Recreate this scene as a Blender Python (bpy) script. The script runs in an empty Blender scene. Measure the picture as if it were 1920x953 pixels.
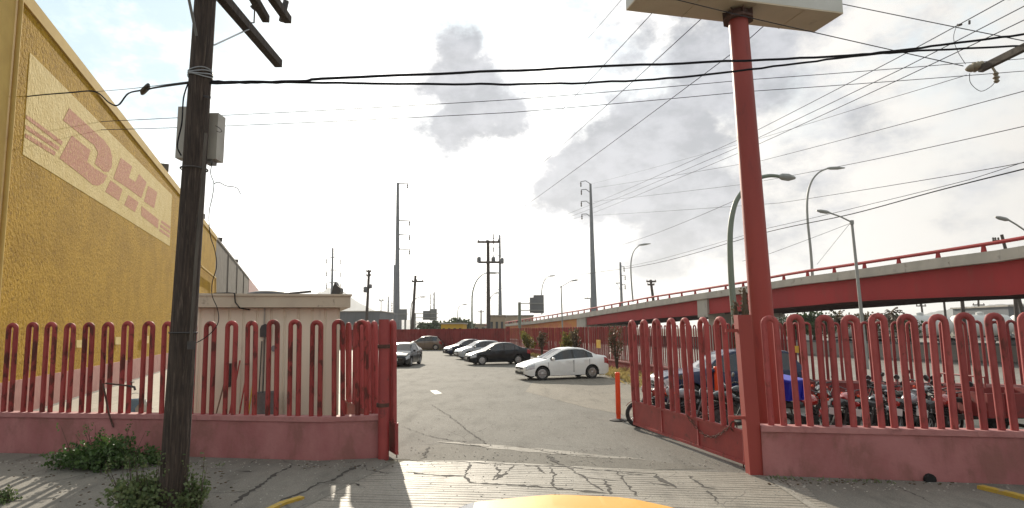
import bpy, bmesh, math, random
import numpy as np
from mathutils import Vector, Matrix
C = bpy.context.scene.collection
R = math.radians
random.seed(7)

# ------------------------------------------------------------------ camera
CAM_H, FPX, PITCH, ROLL = 2.35, 1150.0, R(7.0), R(0.40)
_f = Vector((0, math.cos(PITCH), math.sin(PITCH)))
_r0 = Vector((1, 0, 0)); _u0 = Vector((0, -math.sin(PITCH), math.cos(PITCH)))
_r = _r0 * math.cos(ROLL) - _u0 * math.sin(ROLL)
_u = _u0 * math.cos(ROLL) + _r0 * math.sin(ROLL)
cd = bpy.data.cameras.new('camera'); cam = bpy.data.objects.new('camera', cd); C.objects.link(cam)
cam.matrix_world = Matrix(((_r.x, _u.x, -_f.x, 0), (_r.y, _u.y, -_f.y, 0), (_r.z, _u.z, -_f.z, CAM_H), (0, 0, 0, 1)))
cd.sensor_width = 36; cd.lens = FPX / 1920 * 36; cd.clip_start = 0.1; cd.clip_end = 20000
bpy.context.scene.camera = cam
def ray(px, py):
    return _f + _r * ((px - 960) / FPX) - _u * ((py - 476.5) / FPX)
EYE = Vector((0, 0, CAM_H))
def G(px, py, z=0.0):                       # the place on level z
    d = ray(px, py); return EYE + d * ((z - CAM_H) / d.z)
def at(px, py, Y):                          # the place at distance Y
    d = ray(px, py); return EYE + d * (Y / d.y)

# ------------------------------------------------------------------ world, sun, exposure
SUN_AZ, SUN_EL = R(-14.5), R(22.0)          # azimuth from +Y towards +X
SUN = Vector((math.sin(SUN_AZ) * math.cos(SUN_EL), math.cos(SUN_AZ) * math.cos(SUN_EL), math.sin(SUN_EL)))
sc = bpy.context.scene
sc.view_settings.view_transform = 'Standard'; sc.view_settings.look = 'None'
sc.view_settings.exposure = 0.42; sc.view_settings.gamma = 1.0; sc.view_settings.use_curve_mapping = False
W = bpy.data.worlds.new('World'); sc.world = W; W.use_nodes = True
nt = W.node_tree; nt.nodes.clear()
def N(t, k, **kw):
    n = t.nodes.new(k)
    for a, b in kw.items(): setattr(n, a, b)
    return n
def math_(t, op, a, b=None, clamp=False):
    n = N(t, 'ShaderNodeMath', operation=op, use_clamp=clamp)
    for i, v in enumerate((a, b)):
        if v is None: continue
        if isinstance(v, (int, float)): n.inputs[i].default_value = v
        else: t.links.new(v, n.inputs[i])
    return n.outputs[0]
def vmath(t, op, a, b=None):
    n = N(t, 'ShaderNodeVectorMath', operation=op)
    for i, v in enumerate((a, b)):
        if v is None: continue
        if isinstance(v, (tuple, list, Vector)): n.inputs[i].default_value = tuple(v)
        else: t.links.new(v, n.inputs[i])
    return n
def maprange(t, v, a, b, c, d, smooth=True):
    n = N(t, 'ShaderNodeMapRange'); n.interpolation_type = 'SMOOTHSTEP' if smooth else 'LINEAR'
    t.links.new(v, n.inputs[0])
    for i, x in enumerate((a, b, c, d)): n.inputs[i + 1].default_value = x
    return n.outputs[0]
def mix(t, fac, a, b, mode='MIX'):
    n = N(t, 'ShaderNodeMix', data_type='RGBA', blend_type=mode)
    for s, v in ((n.inputs[0], fac), (n.inputs[6], a), (n.inputs[7], b)):
        if isinstance(v, (int, float)): s.default_value = v
        elif isinstance(v, tuple): s.default_value = v if len(v) == 4 else (*v, 1)
        else: t.links.new(v, s)
    return n.outputs[2]
def noise(t, vec, scale, detail=4, rough=.55, dist=0):
    n = N(t, 'ShaderNodeTexNoise'); n.inputs['Scale'].default_value = scale
    n.inputs['Detail'].default_value = detail; n.inputs['Roughness'].default_value = rough; n.inputs['Distortion'].default_value = dist
    t.links.new(vec, n.inputs['Vector']); return n
sky = N(nt, 'ShaderNodeTexSky', sky_type='NISHITA', sun_disc=False)
sky.sun_elevation = SUN_EL; sky.sun_rotation = SUN_AZ
sky.air_density = 1.2; sky.dust_density = 1.5; sky.ozone_density = 1.5
tc = N(nt, 'ShaderNodeTexCoord'); D = tc.outputs['Generated']
dn = vmath(nt, 'NORMALIZE', D).outputs[0]
sx = N(nt, 'ShaderNodeSeparateXYZ'); nt.links.new(dn, sx.inputs[0])
dots = vmath(nt, 'DOT_PRODUCT', dn, SUN).outputs['Value']
up = maprange(nt, sx.outputs[2], -.02, .05, 0, 1)
stretch = vmath(nt, 'MULTIPLY', dn, (1, 1, 1.7)).outputs[0]
n1 = noise(nt, stretch, 5.5, 6, .6); n2 = noise(nt, stretch, 14, 5, .6)
# thin bright veil: strongest towards the sun, open in places so that blue shows
glow = maprange(nt, dots, .45, .90, .75, 1.05)
core = maprange(nt, dots, .80, 1.0, 0.0, 1.3)
bright = math_(nt, 'ADD', glow, core)
veilcol = N(nt, 'ShaderNodeCombineColor')
for i, k in enumerate((1.03, 1.0, .955)): nt.links.new(math_(nt, 'MULTIPLY', bright, 10.0 * k), veilcol.inputs[i])
openness = maprange(nt, n1.outputs[0], .42, .62, 0, 1)
openness = math_(nt, 'MULTIPLY', openness, maprange(nt, sx.outputs[2], .18, .5, .05, .8))
bl = vmath(nt, 'DISTANCE', dn, ray(170, 40).normalized()).outputs['Value']
hole = maprange(nt, bl, .10, .46, 1.0, 0)
openness = math_(nt, 'MAXIMUM', openness, math_(nt, 'MULTIPLY', hole, maprange(nt, n1.outputs[0], .3, .5, .55, 1)))
blue = mix(nt, .93, vmath(nt, 'SCALE', sky.outputs[0]).outputs[0], (6.6, 8.7, 10.0, 1))
vs = blue.node.inputs[6].links[0].from_node; vs.inputs['Scale'].default_value = 1.0
base = mix(nt, openness, veilcol.outputs[0], blue)
# grey cloud banks that stand at fixed bearings
warp = vmath(nt, 'MULTIPLY', vmath(nt, 'SUBTRACT', N(nt, 'ShaderNodeTexNoise').outputs['Color'], (.5, .5, .5)).outputs[0], (.135, .135, .135))
wn = [n for n in nt.nodes if n.type == 'TEX_NOISE'][-1]
wn.inputs['Scale'].default_value = 7.0; wn.inputs['Detail'].default_value = 7; wn.inputs['Roughness'].default_value = .62
nt.links.new(dn, wn.inputs['Vector'])
wd = vmath(nt, 'ADD', dn, warp.outputs[0]).outputs[0]
cl = None
for px, py, r0, r1, st in ((845, 125, .03, .085, .85), (905, 185, .035, .095, .95), (850, 235, .02, .085, .85),
                       (1090, 335, .03, .11, .9), (1170, 285, .03, .12, .95), (1240, 260, .01, .11, .95), (1290, 375, .03, .14, .9), (1350, 110, .02, .13, .8),
                       (1430, 400, .03, .18, .5), (1180, 45, 0, .11, .5), (1560, 90, .0, .3, .38), (1790, 230, .0, .3, .3), (1880, 390, .0, .25, .3), (1640, 440, .0, .22, .2)):
    d0 = ray(px, py).normalized()
    q = vmath(nt, 'DISTANCE', wd, d0).outputs['Value']
    m = maprange(nt, q, r1 * .15, r1 * 1.5, min(1, st * 1.15), 0)
    cl = m if cl is None else math_(nt, 'MAXIMUM', cl, m)
n3 = noise(nt, stretch, 8, 9, .62); n4 = noise(nt, stretch, 3.2, 3, .5)
cl = math_(nt, 'ADD', cl, math_(nt, 'MULTIPLY', math_(nt, 'SUBTRACT', n3.outputs[0], .5), 1.5))
cl = maprange(nt, cl, .28, .78, 0, .96)
grey = mix(nt, maprange(nt, n2.outputs[0], .35, .65, 0, 1), (4.1, 4.35, 4.9, 1), (6.0, 6.2, 6.8, 1))
skycol = mix(nt, cl, base, grey)
below = (2.2, 2.1, 2.0, 1)
skycol = mix(nt, up, below, skycol)
bg = N(nt, 'ShaderNodeBackground'); bg.inputs['Strength'].default_value = 0.075
nt.links.new(skycol, bg.inputs['Color'])
wo = N(nt, 'ShaderNodeOutputWorld'); nt.links.new(bg.outputs[0], wo.inputs['Surface'])
sl = bpy.data.lights.new('sun', 'SUN'); sl.energy = 5.0; sl.angle = R(0.6); sl.color = (1.0, .90, .74)
so = bpy.data.objects.new('sun', sl); C.objects.link(so)
so.rotation_euler = (-SUN).to_track_quat('-Z', 'Y').to_euler(); so.location = (0, 0, 60)

# ------------------------------------------------------------------ materials
def newmat(name):
    m = bpy.data.materials.new(name); m.use_nodes = True
    t = m.node_tree; b = t.nodes['Principled BSDF']; return m, t, b
def objco(t): return N(t, 'ShaderNodeTexCoord').outputs['Object']
def pm(name, c, c2=None, scale=3.0, rough=.6, bump=0.0, bscale=40.0, metal=0.0, spec=.5, coat=0.0,
       dirt=None, dscale=4.0, d0=.55, d1=.7, damt=.8, stretch=(1, 1, 1), bstretch=None, rvar=0.0, detail=5, bdist=.02, vary=0.0):
    m, t, b = newmat(name); co = objco(t)
    v = vmath(t, 'MULTIPLY', co, stretch).outputs[0]
    n = noise(t, v, scale, detail, .6)
    col = mix(t, maprange(t, n.outputs[0], .3, .7, 0, 1), (*c, 1), (*(c2 or c), 1))
    if dirt:
        nd = noise(t, v, dscale, 6, .65, .3)
        col = mix(t, maprange(t, nd.outputs[0], d0, d1, 0, damt), col, (*dirt, 1))
    if vary:
        oi = N(t, 'ShaderNodeObjectInfo'); col = mix(t, 1.0, col, mix(t, oi.outputs['Random'], (1 - vary, 1 - vary * 1.1, 1 - vary * 1.1, 1), (1 + vary, 1 + vary * 1.3, 1 + vary * 1.25, 1)), 'MULTIPLY')
    t.links.new(col, b.inputs['Base Color'])
    if rvar:
        t.links.new(maprange(t, n.outputs[0], .3, .7, rough - rvar, rough + rvar), b.inputs['Roughness'])
    else: b.inputs['Roughness'].default_value = rough
    b.inputs['Metallic'].default_value = metal; b.inputs['Specular IOR Level'].default_value = spec
    b.inputs['Coat Weight'].default_value = coat; b.inputs['Coat Roughness'].default_value = .04
    if bump:
        nb = noise(t, vmath(t, 'MULTIPLY', co, bstretch or (1, 1, 1)).outputs[0], bscale, 4, .6)
        bp = N(t, 'ShaderNodeBump'); bp.inputs['Strength'].default_value = bump; bp.inputs['Distance'].default_value = bdist
        t.links.new(nb.outputs[0], bp.inputs['Height']); t.links.new(bp.outputs[0], b.inputs['Normal'])
    return m
M = {}
M['stucco'] = pm('yellow_stucco', (.47, .285, .034), (.37, .22, .026), .7, .9, .9, 9, dirt=(.22, .125, .015), dscale=8, d0=.48, d1=.66, damt=.75, bdist=.11, spec=.05)
M['coping'] = pm('beige_coping', (.55, .39, .13), (.48, .33, .11), 1.2, .85, .2, 20, spec=.08)
M['panelwash'] = pm('cream_paint', (.66, .53, .25), (.60, .46, .19), 2.0, .85, .7, 9, dirt=(.45, .33, .12), dscale=6, d0=.58, d1=.75, damt=.6, bdist=.08, spec=.05)
M['logopink'] = pm('faded_pink_paint', (.53, .27, .20), (.50, .235, .165), 3.0, .9, .6, 9, dirt=(.60, .42, .2), dscale=9, d0=.45, d1=.68, damt=.7, bdist=.08, spec=.05)
M['bldpink'] = pm('dusty_pink_band', (.40, .19, .16), (.33, .14, .12), 2, .85, .4, 12)
M['bldgrey'] = pm('grey_render', (.20, .18, .155), (.15, .135, .115), .8, .9, .5, 8, spec=.05, dirt=(.17, .15, .13), dscale=1.5)
M['bldrose'] = pm('rose_render', (.46, .27, .25), (.4, .22, .21), 1, .9)
M['bldwhite'] = pm('pale_render', (.48, .44, .38), (.4, .36, .3), 1, .9)
M['wallpink'] = pm('pink_wall_paint', (.42, .185, .18), (.32, .122, .12), 1.3, .85, .45, 14, dirt=(.25, .115, .10), dscale=2.0, d0=.46, d1=.64, damt=.8, spec=.15, stretch=(1, 1, .55), detail=8)
M['copingpink'] = pm('pink_coping_paint', (.43, .195, .185), (.34, .135, .13), 2.5, .8, .3, 20, dirt=(.20, .09, .08), dscale=5, d0=.56, d1=.72, damt=.7)
M['redtube'] = pm('weathered_red_paint', (.34, .058, .052), (.27, .042, .04), 5, .68, .15, 60, spec=.25, dirt=(.085, .028, .021), dscale=5, d0=.51, d1=.60, damt=.85, stretch=(1, 1, .5), vary=.16, detail=8)
M['redtubepale'] = pm('sunbleached_red_paint', (.36, .078, .074), (.28, .054, .052), 5, .68, .15, 60, spec=.25, dirt=(.14, .045, .035), dscale=7, d0=.55, d1=.66, damt=.8, stretch=(1, 1, .5), vary=.14, detail=8)
M['redsheet'] = pm('scratched_red_sheet', (.33, .05, .046), (.26, .038, .038), 4, .5, .2, 30, dirt=(.12, .035, .03), dscale=6, d0=.55, d1=.68, damt=.8)
M['redpole'] = pm('red_pole_paint', (.31, .046, .034), (.26, .036, .028), 1.2, .55, .05, 30, dirt=(.20, .03, .025), dscale=3, stretch=(1, 1, .3))
M['redfar'] = pm('red_fence_paint', (.29, .052, .05), (.22, .038, .038), .6, .7, spec=.2, dirt=(.12, .035, .03), dscale=1.2, d0=.52, d1=.7, damt=.6, vary=.12)
M['redgirder'] = pm('red_girder_paint', (.37, .042, .042), (.30, .036, .037), .3, .7, dirt=(.26, .05, .045), dscale=1.1, d0=.48, d1=.72, damt=.7, stretch=(1, 1, .35), detail=8, spec=.2)
M['orangewall'] = pm('orange_abutment_paint', (.46, .13, .05), (.50, .22, .04), .25, .8, stretch=(1, 1, 3))
M['deck'] = pm('weathered_concrete', (.42, .39, .34), (.33, .31, .27), .6, .85, .2, 6, dirt=(.16, .14, .12), dscale=1.6, d0=.57, d1=.7, damt=.8, stretch=(1, 1, .35))
M['underdeck'] = pm('dark_red_girder', (.055, .016, .016), (.04, .013, .013), .5, .8)  # inner girders under the deck, much darker red than the outer one
M['wood'] = pm('creosoted_wood', (.080, .056, .043), (.028, .020, .016), 9, .85, .9, 16, dirt=(.15, .115, .09), dscale=7, d0=.54, d1=.66, damt=.8, stretch=(5, 5, .22), bstretch=(5, 5, .15), bdist=.05)
M['greywood'] = pm('grey_timber', (.11, .095, .08), (.07, .06, .05), 6, .85, .4, 20, stretch=(1, 1, .3))
M['fargreywood'] = pm('far_timber', (.085, .07, .06), (.06, .05, .045), 2, .85)
M['galv'] = pm('galvanised_steel', (.36, .37, .37), (.28, .29, .30), 2, .45, metal=.5)
M['monopole'] = pm('weathered_steel', (.20, .215, .23), (.15, .165, .18), .3, .55, metal=.3)
M['greenlamp'] = pm('green_lamp_paint', (.15, .19, .145), (.18, .21, .17), 1.5, .45)
M['greylamp'] = pm('grey_lamp_paint', (.30, .31, .29), (.24, .25, .24), 1, .5)
M['boxgrey'] = pm('cream_metal_box', (.40, .38, .33), (.33, .31, .27), 3, .5, dirt=(.22, .15, .1), dscale=6, d0=.6, d1=.72)
M['cable'] = pm('black_cable', (.014, .014, .017), None, 1, .8, spec=.15)
M['cablethin'] = pm('dull_conductor', (.05, .05, .055), None, 1, .9, spec=.05)
M['porcelain'] = pm('glazed_porcelain', (.33, .29, .20), (.24, .2, .14), 5, .25)
M['darkiron'] = pm('dark_iron', (.035, .034, .036), (.055, .045, .04), 8, .55)
M['rust'] = pm('rusty_iron', (.10, .045, .03), (.06, .03, .022), 12, .8)
M['boothwall'] = pm('cream_metal_cladding', (.72, .64, .50), (.66, .58, .46), 1.2, .55, dirt=(.36, .29, .22), dscale=2.5, d0=.58, d1=.75, damt=.5, stretch=(1, 1, .35))
M['boothfascia'] = pm('beige_fascia', (.55, .48, .36), (.48, .41, .31), 1.5, .6, dirt=(.25, .2, .15), dscale=4, d0=.6, d1=.72)
M['signunder'] = pm('buff_sign_sheet', (.60, .51, .37), (.52, .44, .31), .9, .6, dirt=(.28, .22, .15), dscale=2.2, d0=.56, d1=.72, damt=.6)
M['signside'] = pm('white_sign_sheet', (.62, .62, .58), (.55, .55, .5), 1, .5)
M['tyre'] = pm('tyre_rubber', (.018, .018, .018), (.028, .026, .024), 10, .8)
M['alloy'] = pm('alloy_rim', (.55, .55, .56), (.45, .45, .46), 4, .3, metal=.8)
M['chrome'] = pm('chrome', (.20, .20, .21), (.10, .10, .10), 20, .28, metal=1.0)
M['glass'] = pm('tinted_car_glass', (.012, .014, .018), None, 1, .03, spec=.8)
M['lens'] = pm('clear_lamp_lens', (.55, .57, .6), (.3, .32, .34), 12, .08, spec=.8)
M['redlens'] = pm('red_lamp_lens', (.35, .01, .01), (.25, .006, .006), 9, .12, spec=.8)
M['blacktrim'] = pm('black_plastic', (.014, .014, .015), (.022, .022, .022), 8, .5)
M['under'] = pm('underbody', (.008, .008, .008), None, 1, .9)
M['plate'] = pm('plate_white', (.6, .6, .58), None, 1, .4)
def paint(n, c, dust=.25): return pm(n, c, tuple(x * .92 for x in c), 1.5, .3, coat=.8 if sum(c) > .3 else .45, spec=.5 if sum(c) > .3 else .15, dirt=tuple(.6 * x + .10 for x in c), dscale=2.0, d0=.5, d1=.9, damt=dust)
M['p_white'] = paint('white_car_paint', (.80, .80, .78)); M['p_black'] = paint('black_car_paint', (.008, .009, .012), .04)
M['p_silver'] = paint('silver_car_paint', (.40, .42, .44)); M['p_navy'] = paint('navy_car_paint', (.009, .014, .036), .04)
M['p_blue'] = paint('deep_blue_car_paint', (.010, .020, .060), .04); M['p_brown'] = paint('bronze_car_paint', (.15, .105, .075))
M['p_grey'] = paint('charcoal_car_paint', (.008, .009, .012), .03); M['p_yellow'] = pm('taxi_yellow_paint', (.72, .36, .06), (.68, .34, .055), 1, .5, spec=.25)
M['orange'] = pm('fluorescent_orange', (.90, .085, .018), (.82, .075, .016), 3, .45)
M['bluecrate'] = pm('blue_plastic', (.015, .022, .42), (.012, .018, .32), 4, .4)
M['mred'] = pm('red_tank_paint', (.30, .016, .012), None, 1, .2, coat=.6)
M['mblack'] = pm('black_tank_paint', (.012, .012, .014), None, 1, .2, coat=.6)
M['cartred'] = pm('dull_red_cart_paint', (.22, .022, .02), (.17, .02, .018), 4, .6, dirt=(.08, .02, .018), dscale=5)
M['mgrey'] = pm('grey_tank_paint', (.25, .26, .28), None, 1, .25, coat=.6)
M['seat'] = pm('black_vinyl', (.014, .014, .014), (.02, .02, .02), 6, .55)
M['engine'] = pm('cast_aluminium', (.09, .09, .09), (.04, .04, .04), 14, .45, metal=.6)
M['yellowsign'] = pm('yellow_notice', (.70, .42, .05), (.62, .36, .04), 3, .5)
M['noticeink'] = pm('red_notice_ink', (.35, .05, .02), None, 1, .6)
M['yellowpaint'] = pm('worn_yellow_paint', (.50, .33, .04), (.40, .26, .04), 4, .7, .2, 30, dirt=(.28, .25, .2), dscale=6, d0=.52, d1=.66, damt=.8)
M['whitepaint'] = pm('worn_white_paint', (.62, .61, .58), (.5, .49, .46), 6, .7, dirt=(.25, .24, .22), dscale=9, d0=.5, d1=.65, damt=.8)
M['signback'] = pm('grey_sign_back', (.17, .185, .19), (.14, .15, .16), .5, .6)
M['bark'] = pm('bark', (.09, .065, .045), (.05, .036, .026), 6, .9, .4, 20)
M['barrier'] = pm('barrier_concrete', (.34, .32, .29), (.27, .25, .23), .5, .85, dirt=(.14, .13, .12), dscale=1, stretch=(1, 1, .4))
M['tank'] = pm('white_tank_paint', (.58, .58, .56), (.48, .48, .45), .4, .5, dirt=(.25, .2, .16), dscale=.6, d0=.6, d1=.75)
M['farbld'] = pm('far_grey_cladding', (.16, .17, .18), (.12, .13, .14), .12, .8)
M['fartan'] = pm('far_tan_wall', (.36, .29, .2), (.30, .24, .17), .1, .85)
M['farwhite'] = pm('far_white_wall', (.5, .5, .48), (.42, .42, .4), .1, .8)
M['farwin'] = pm('far_window', (.04, .05, .06), None, 1, .2)
M['faryellow'] = pm('far_yellow_wall', (.62, .38, .03), (.55, .33, .03), .2, .8)
M['plasticgrey'] = pm('grey_bucket_plastic', (.22, .22, .22), (.16, .16, .16), 5, .6)
M['plasticblue'] = pm('pale_blue_plastic', (.16, .24, .33), (.12, .2, .28), 5, .5)
M['yellowhandle'] = pm('yellow_handle', (.55, .35, .03), None, 2, .6)
M['redhandle'] = pm('red_handle', (.32, .03, .025), None, 2, .6)
M['woodhandle'] = pm('wood_handle', (.20, .12, .07), (.14, .08, .05), 5, .7)
M['bristle'] = pm('dark_bristles', (.035, .03, .03), (.06, .05, .04), 20, .9)
def leafmat(name, c1, c2, c3):
    m, t, b = newmat(name)
    n = noise(t, objco(t), 7, 3); oi = N(t, 'ShaderNodeNewGeometry')
    col = mix(t, oi.outputs['Random Per Island'], (*c1, 1), (*c2, 1))
    col = mix(t, maprange(t, n.outputs[0], .45, .65, 0, .7), col, (*c3, 1))
    t.links.new(col, b.inputs['Base Color']); b.inputs['Roughness'].default_value = .55
    tr = N(t, 'ShaderNodeBsdfTranslucent'); t.links.new(col, tr.inputs[0])
    ms = N(t, 'ShaderNodeMixShader'); ms.inputs[0].default_value = .35
    out = t.nodes['Material Output']
    t.links.new(b.outputs[0], ms.inputs[1]); t.links.new(tr.outputs[0], ms.inputs[2]); t.links.new(ms.outputs[0], out.inputs[0])
    return m
M['leaf'] = leafmat('weed_leaves', (.055, .11, .026), (.10, .165, .045), (.04, .075, .022))
M['leafpale'] = leafmat('dusty_weed_leaves', (.11, .165, .06), (.18, .21, .09), (.07, .12, .04))
M['leafdry'] = leafmat('dry_grass_blades', (.34, .25, .09), (.42, .33, .13), (.20, .17, .06))
M['leafdark'] = leafmat('dark_tree_leaves', (.030, .050, .018), (.05, .075, .025), (.022, .038, .014))
M['leafyellow'] = leafmat('yellowing_leaves', (.26, .21, .03), (.12, .13, .03), (.07, .06, .03))
M['leafbrown'] = leafmat('dry_brown_leaves', (.09, .055, .035), (.13, .09, .05), (.05, .06, .025))

def crack(t, co, scale, width, dist=.5, seedoff=0, rand=1.0):
    nz = noise(t, co, scale * 2.2, 5, .65)
    w = vmath(t, 'SCALE', vmath(t, 'SUBTRACT', nz.outputs['Color'], (.5, .5, .5)).outputs[0]); w.inputs['Scale'].default_value = dist
    p = vmath(t, 'ADD', vmath(t, 'ADD', co, w.outputs[0]).outputs[0], (seedoff, seedoff * .7, 0)).outputs[0]
    p = vmath(t, 'MULTIPLY', p, (1, 1, 0)).outputs[0]
    v = N(t, 'ShaderNodeTexVoronoi', feature='DISTANCE_TO_EDGE'); v.inputs['Scale'].default_value = scale; v.inputs['Randomness'].default_value = rand
    t.links.new(p, v.inputs['Vector'])
    return maprange(t, v.outputs['Distance'], 0, width, 1, 0)
def groundmat(name, c1, c2, c3, rough=.7, grain=160, cscale=.25, cwidth=.004, camt=.7, groove=None, bump=.3, cdist=.5, spec=.25, c2scale=None, stain=(.5, .72), ccol=(.035, .032, .03), csoff=0):
    m, t, b = newmat(name); co = objco(t)
    co_ = vmath(t, 'MULTIPLY', co, (1, .32, 1)).outputs[0]; big = noise(t, co, .22, 5, .6); med = noise(t, co_, 1.9, 6, .62); fine = noise(t, co, grain, 3, .7)
    str_ = noise(t, vmath(t, 'MULTIPLY', co, (.9, .12, 1)).outputs[0], 1.2, 4, .6)
    col = mix(t, maprange(t, big.outputs[0], .35, .65, 0, 1), (*c1, 1), (*c2, 1))
    col = mix(t, maprange(t, med.outputs[0], stain[0], stain[1], 0, .65), col, (*c3, 1))
    col = mix(t, maprange(t, str_.outputs[0], .5, .75, 0, .35), col, (*c3, 1))
    mot = noise(t, co_, 9, 6, .7); blot = noise(t, co_, .6, 7, .68, .6)
    col = mix(t, maprange(t, mot.outputs[0], .35, .68, 0, .35), col, mix(t, 1.0, col, (.66, .65, .64, 1), 'MULTIPLY'))
    col = mix(t, maprange(t, blot.outputs[0], .56, .70, 0, .28), col, mix(t, 1.0, col, (.68, .66, .64, 1), 'MULTIPLY'))
    col = mix(t, maprange(t, blot.outputs[0], .34, .42, .12, 0), col, mix(t, 1.0, col, (1.22, 1.2, 1.15, 1), 'MULTIPLY'))
    col = mix(t, maprange(t, fine.outputs[0], .3, .7, .0, .55), mix(t, 1.0, col, (.62, .62, .62, 1), 'MULTIPLY'), mix(t, 1.0, col, (1.42, 1.42, 1.42, 1), 'MULTIPLY'))
    ck = crack(t, co, cscale, cwidth, cdist, csoff)
    # cracks fade out in places
    ck = math_(t, 'MULTIPLY', ck, maprange(t, noise(t, co, .5, 3).outputs[0], .42, .56, .1, 1))
    if c2scale:
        ck = math_(t, 'MAXIMUM', ck, math_(t, 'MULTIPLY', crack(t, co, c2scale, cwidth * 2.2, cdist * .5, 3.3), maprange(t, noise(t, co, .35, 3).outputs[0], .48, .6, 0, .8)))
    h = math_(t, 'ADD', math_(t, 'MULTIPLY', fine.outputs[0], .22), math_(t, 'MULTIPLY', med.outputs[0], .10))
    if groove:
        ang, per, depth = groove
        ca, sa = math.cos(ang), math.sin(ang)
        g = vmath(t, 'DOT_PRODUCT', co, (-sa, ca, 0)).outputs['Value']
        g = math_(t, 'ADD', g, math_(t, 'MULTIPLY', math_(t, 'SUBTRACT', noise(t, co, .9, 3).outputs[0], .5), .10))
        fr = math_(t, 'FRACT', math_(t, 'DIVIDE', g, per))
        ln = maprange(t, math_(t, 'ABSOLUTE', math_(t, 'SUBTRACT', fr, .5)), .0, .24, 1, 0)
        ln = math_(t, 'MULTIPLY', ln, maprange(t, noise(t, vmath(t, 'MULTIPLY', co, (.5, 3, 1)).outputs[0], 1.2, 4).outputs[0], .36, .58, .15, 1))
        col = mix(t, math_(t, 'MULTIPLY', ln, .55), col, (*[x * .35 for x in c3], 1))
        h = math_(t, 'SUBTRACT', h, math_(t, 'MULTIPLY', ln, depth))
    col = mix(t, math_(t, 'MULTIPLY', ck, camt), col, (*ccol, 1))
    h = math_(t, 'SUBTRACT', h, math_(t, 'MULTIPLY', ck, .25))
    t.links.new(col, b.inputs['Base Color'])
    t.links.new(maprange(t, med.outputs[0], .3, .7, rough - .02, rough + .03), b.inputs['Roughness'])
    b.inputs['Specular IOR Level'].default_value = spec
    bp = N(t, 'ShaderNodeBump'); bp.inputs['Strength'].default_value = bump; bp.inputs['Distance'].default_value = .02
    t.links.new(h, bp.inputs['Height']); t.links.new(bp.outputs[0], b.inputs['Normal'])
    return m
M['g_lot'] = groundmat('lot_asphalt', (.205, .194, .172), (.235, .223, .199), (.165, .156, .138), .88, 32, .30, .004, .6, spec=.12)
M['g_patch'] = groundmat('dark_asphalt_patch', (.185, .172, .148), (.215, .2, .172), (.13, .12, .105), .85, 60, .6, .006, .7, spec=.12)
M['g_dust'] = groundmat('dusty_concrete', (.28, .25, .205), (.235, .212, .178), (.175, .158, .132), .85, 50, .35, .004, .5, spec=.12)
M['g_pale'] = groundmat('pale_concrete', (.40, .355, .285), (.36, .32, .26), (.29, .26, .21), .75, 40, .25, .004, .4, spec=.2)
M['g_apron'] = groundmat('grooved_concrete', (.34, .31, .26), (.28, .255, .215), (.175, .16, .135), .62, 50, .9, .010, .6, groove=(R(-7), .125, 1.3), bump=.6, cdist=.35, spec=.3)
M['g_walk'] = groundmat('cracked_sidewalk', (.26, .24, .205), (.21, .195, .168), (.135, .126, .11), .75, 60, .42, .008, .8, bump=.45, cdist=.6, csoff=2.2, spec=.2)
M['g_strip'] = groundmat('pale_concrete_and_light_gap', (.36, .33, .285), (.30, .28, .24), (.22, .2, .175), .75, 60, 1.4, .012, .7, bump=.4, spec=.2)  # real concrete strip, also colours the painted sunlit gap on the apron
M['g_earth'] = groundmat('dry_ground', (.24, .215, .165), (.20, .18, .14), (.14, .13, .10), .9, 6, .05, .002, .2, spec=.1)
M['g_road'] = groundmat('pale_road_concrete', (.33, .31, .28), (.28, .265, .24), (.22, .21, .19), .8, 20, .15, .002, .4, spec=.15)
M['g_soil'] = groundmat('planting_soil', (.17, .13, .08), (.22, .17, .09), (.10, .08, .055), .9, 30, 1, .002, .2, spec=.1)
M['crack'] = pm('dark_crack', (.035, .031, .027), (.055, .048, .04), 20, .95)  # dark tone of the open cracks and joints
M['hill'] = pm('scrub_hillside', (.07, .075, .06), (.10, .10, .085), .004, .95)

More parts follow.
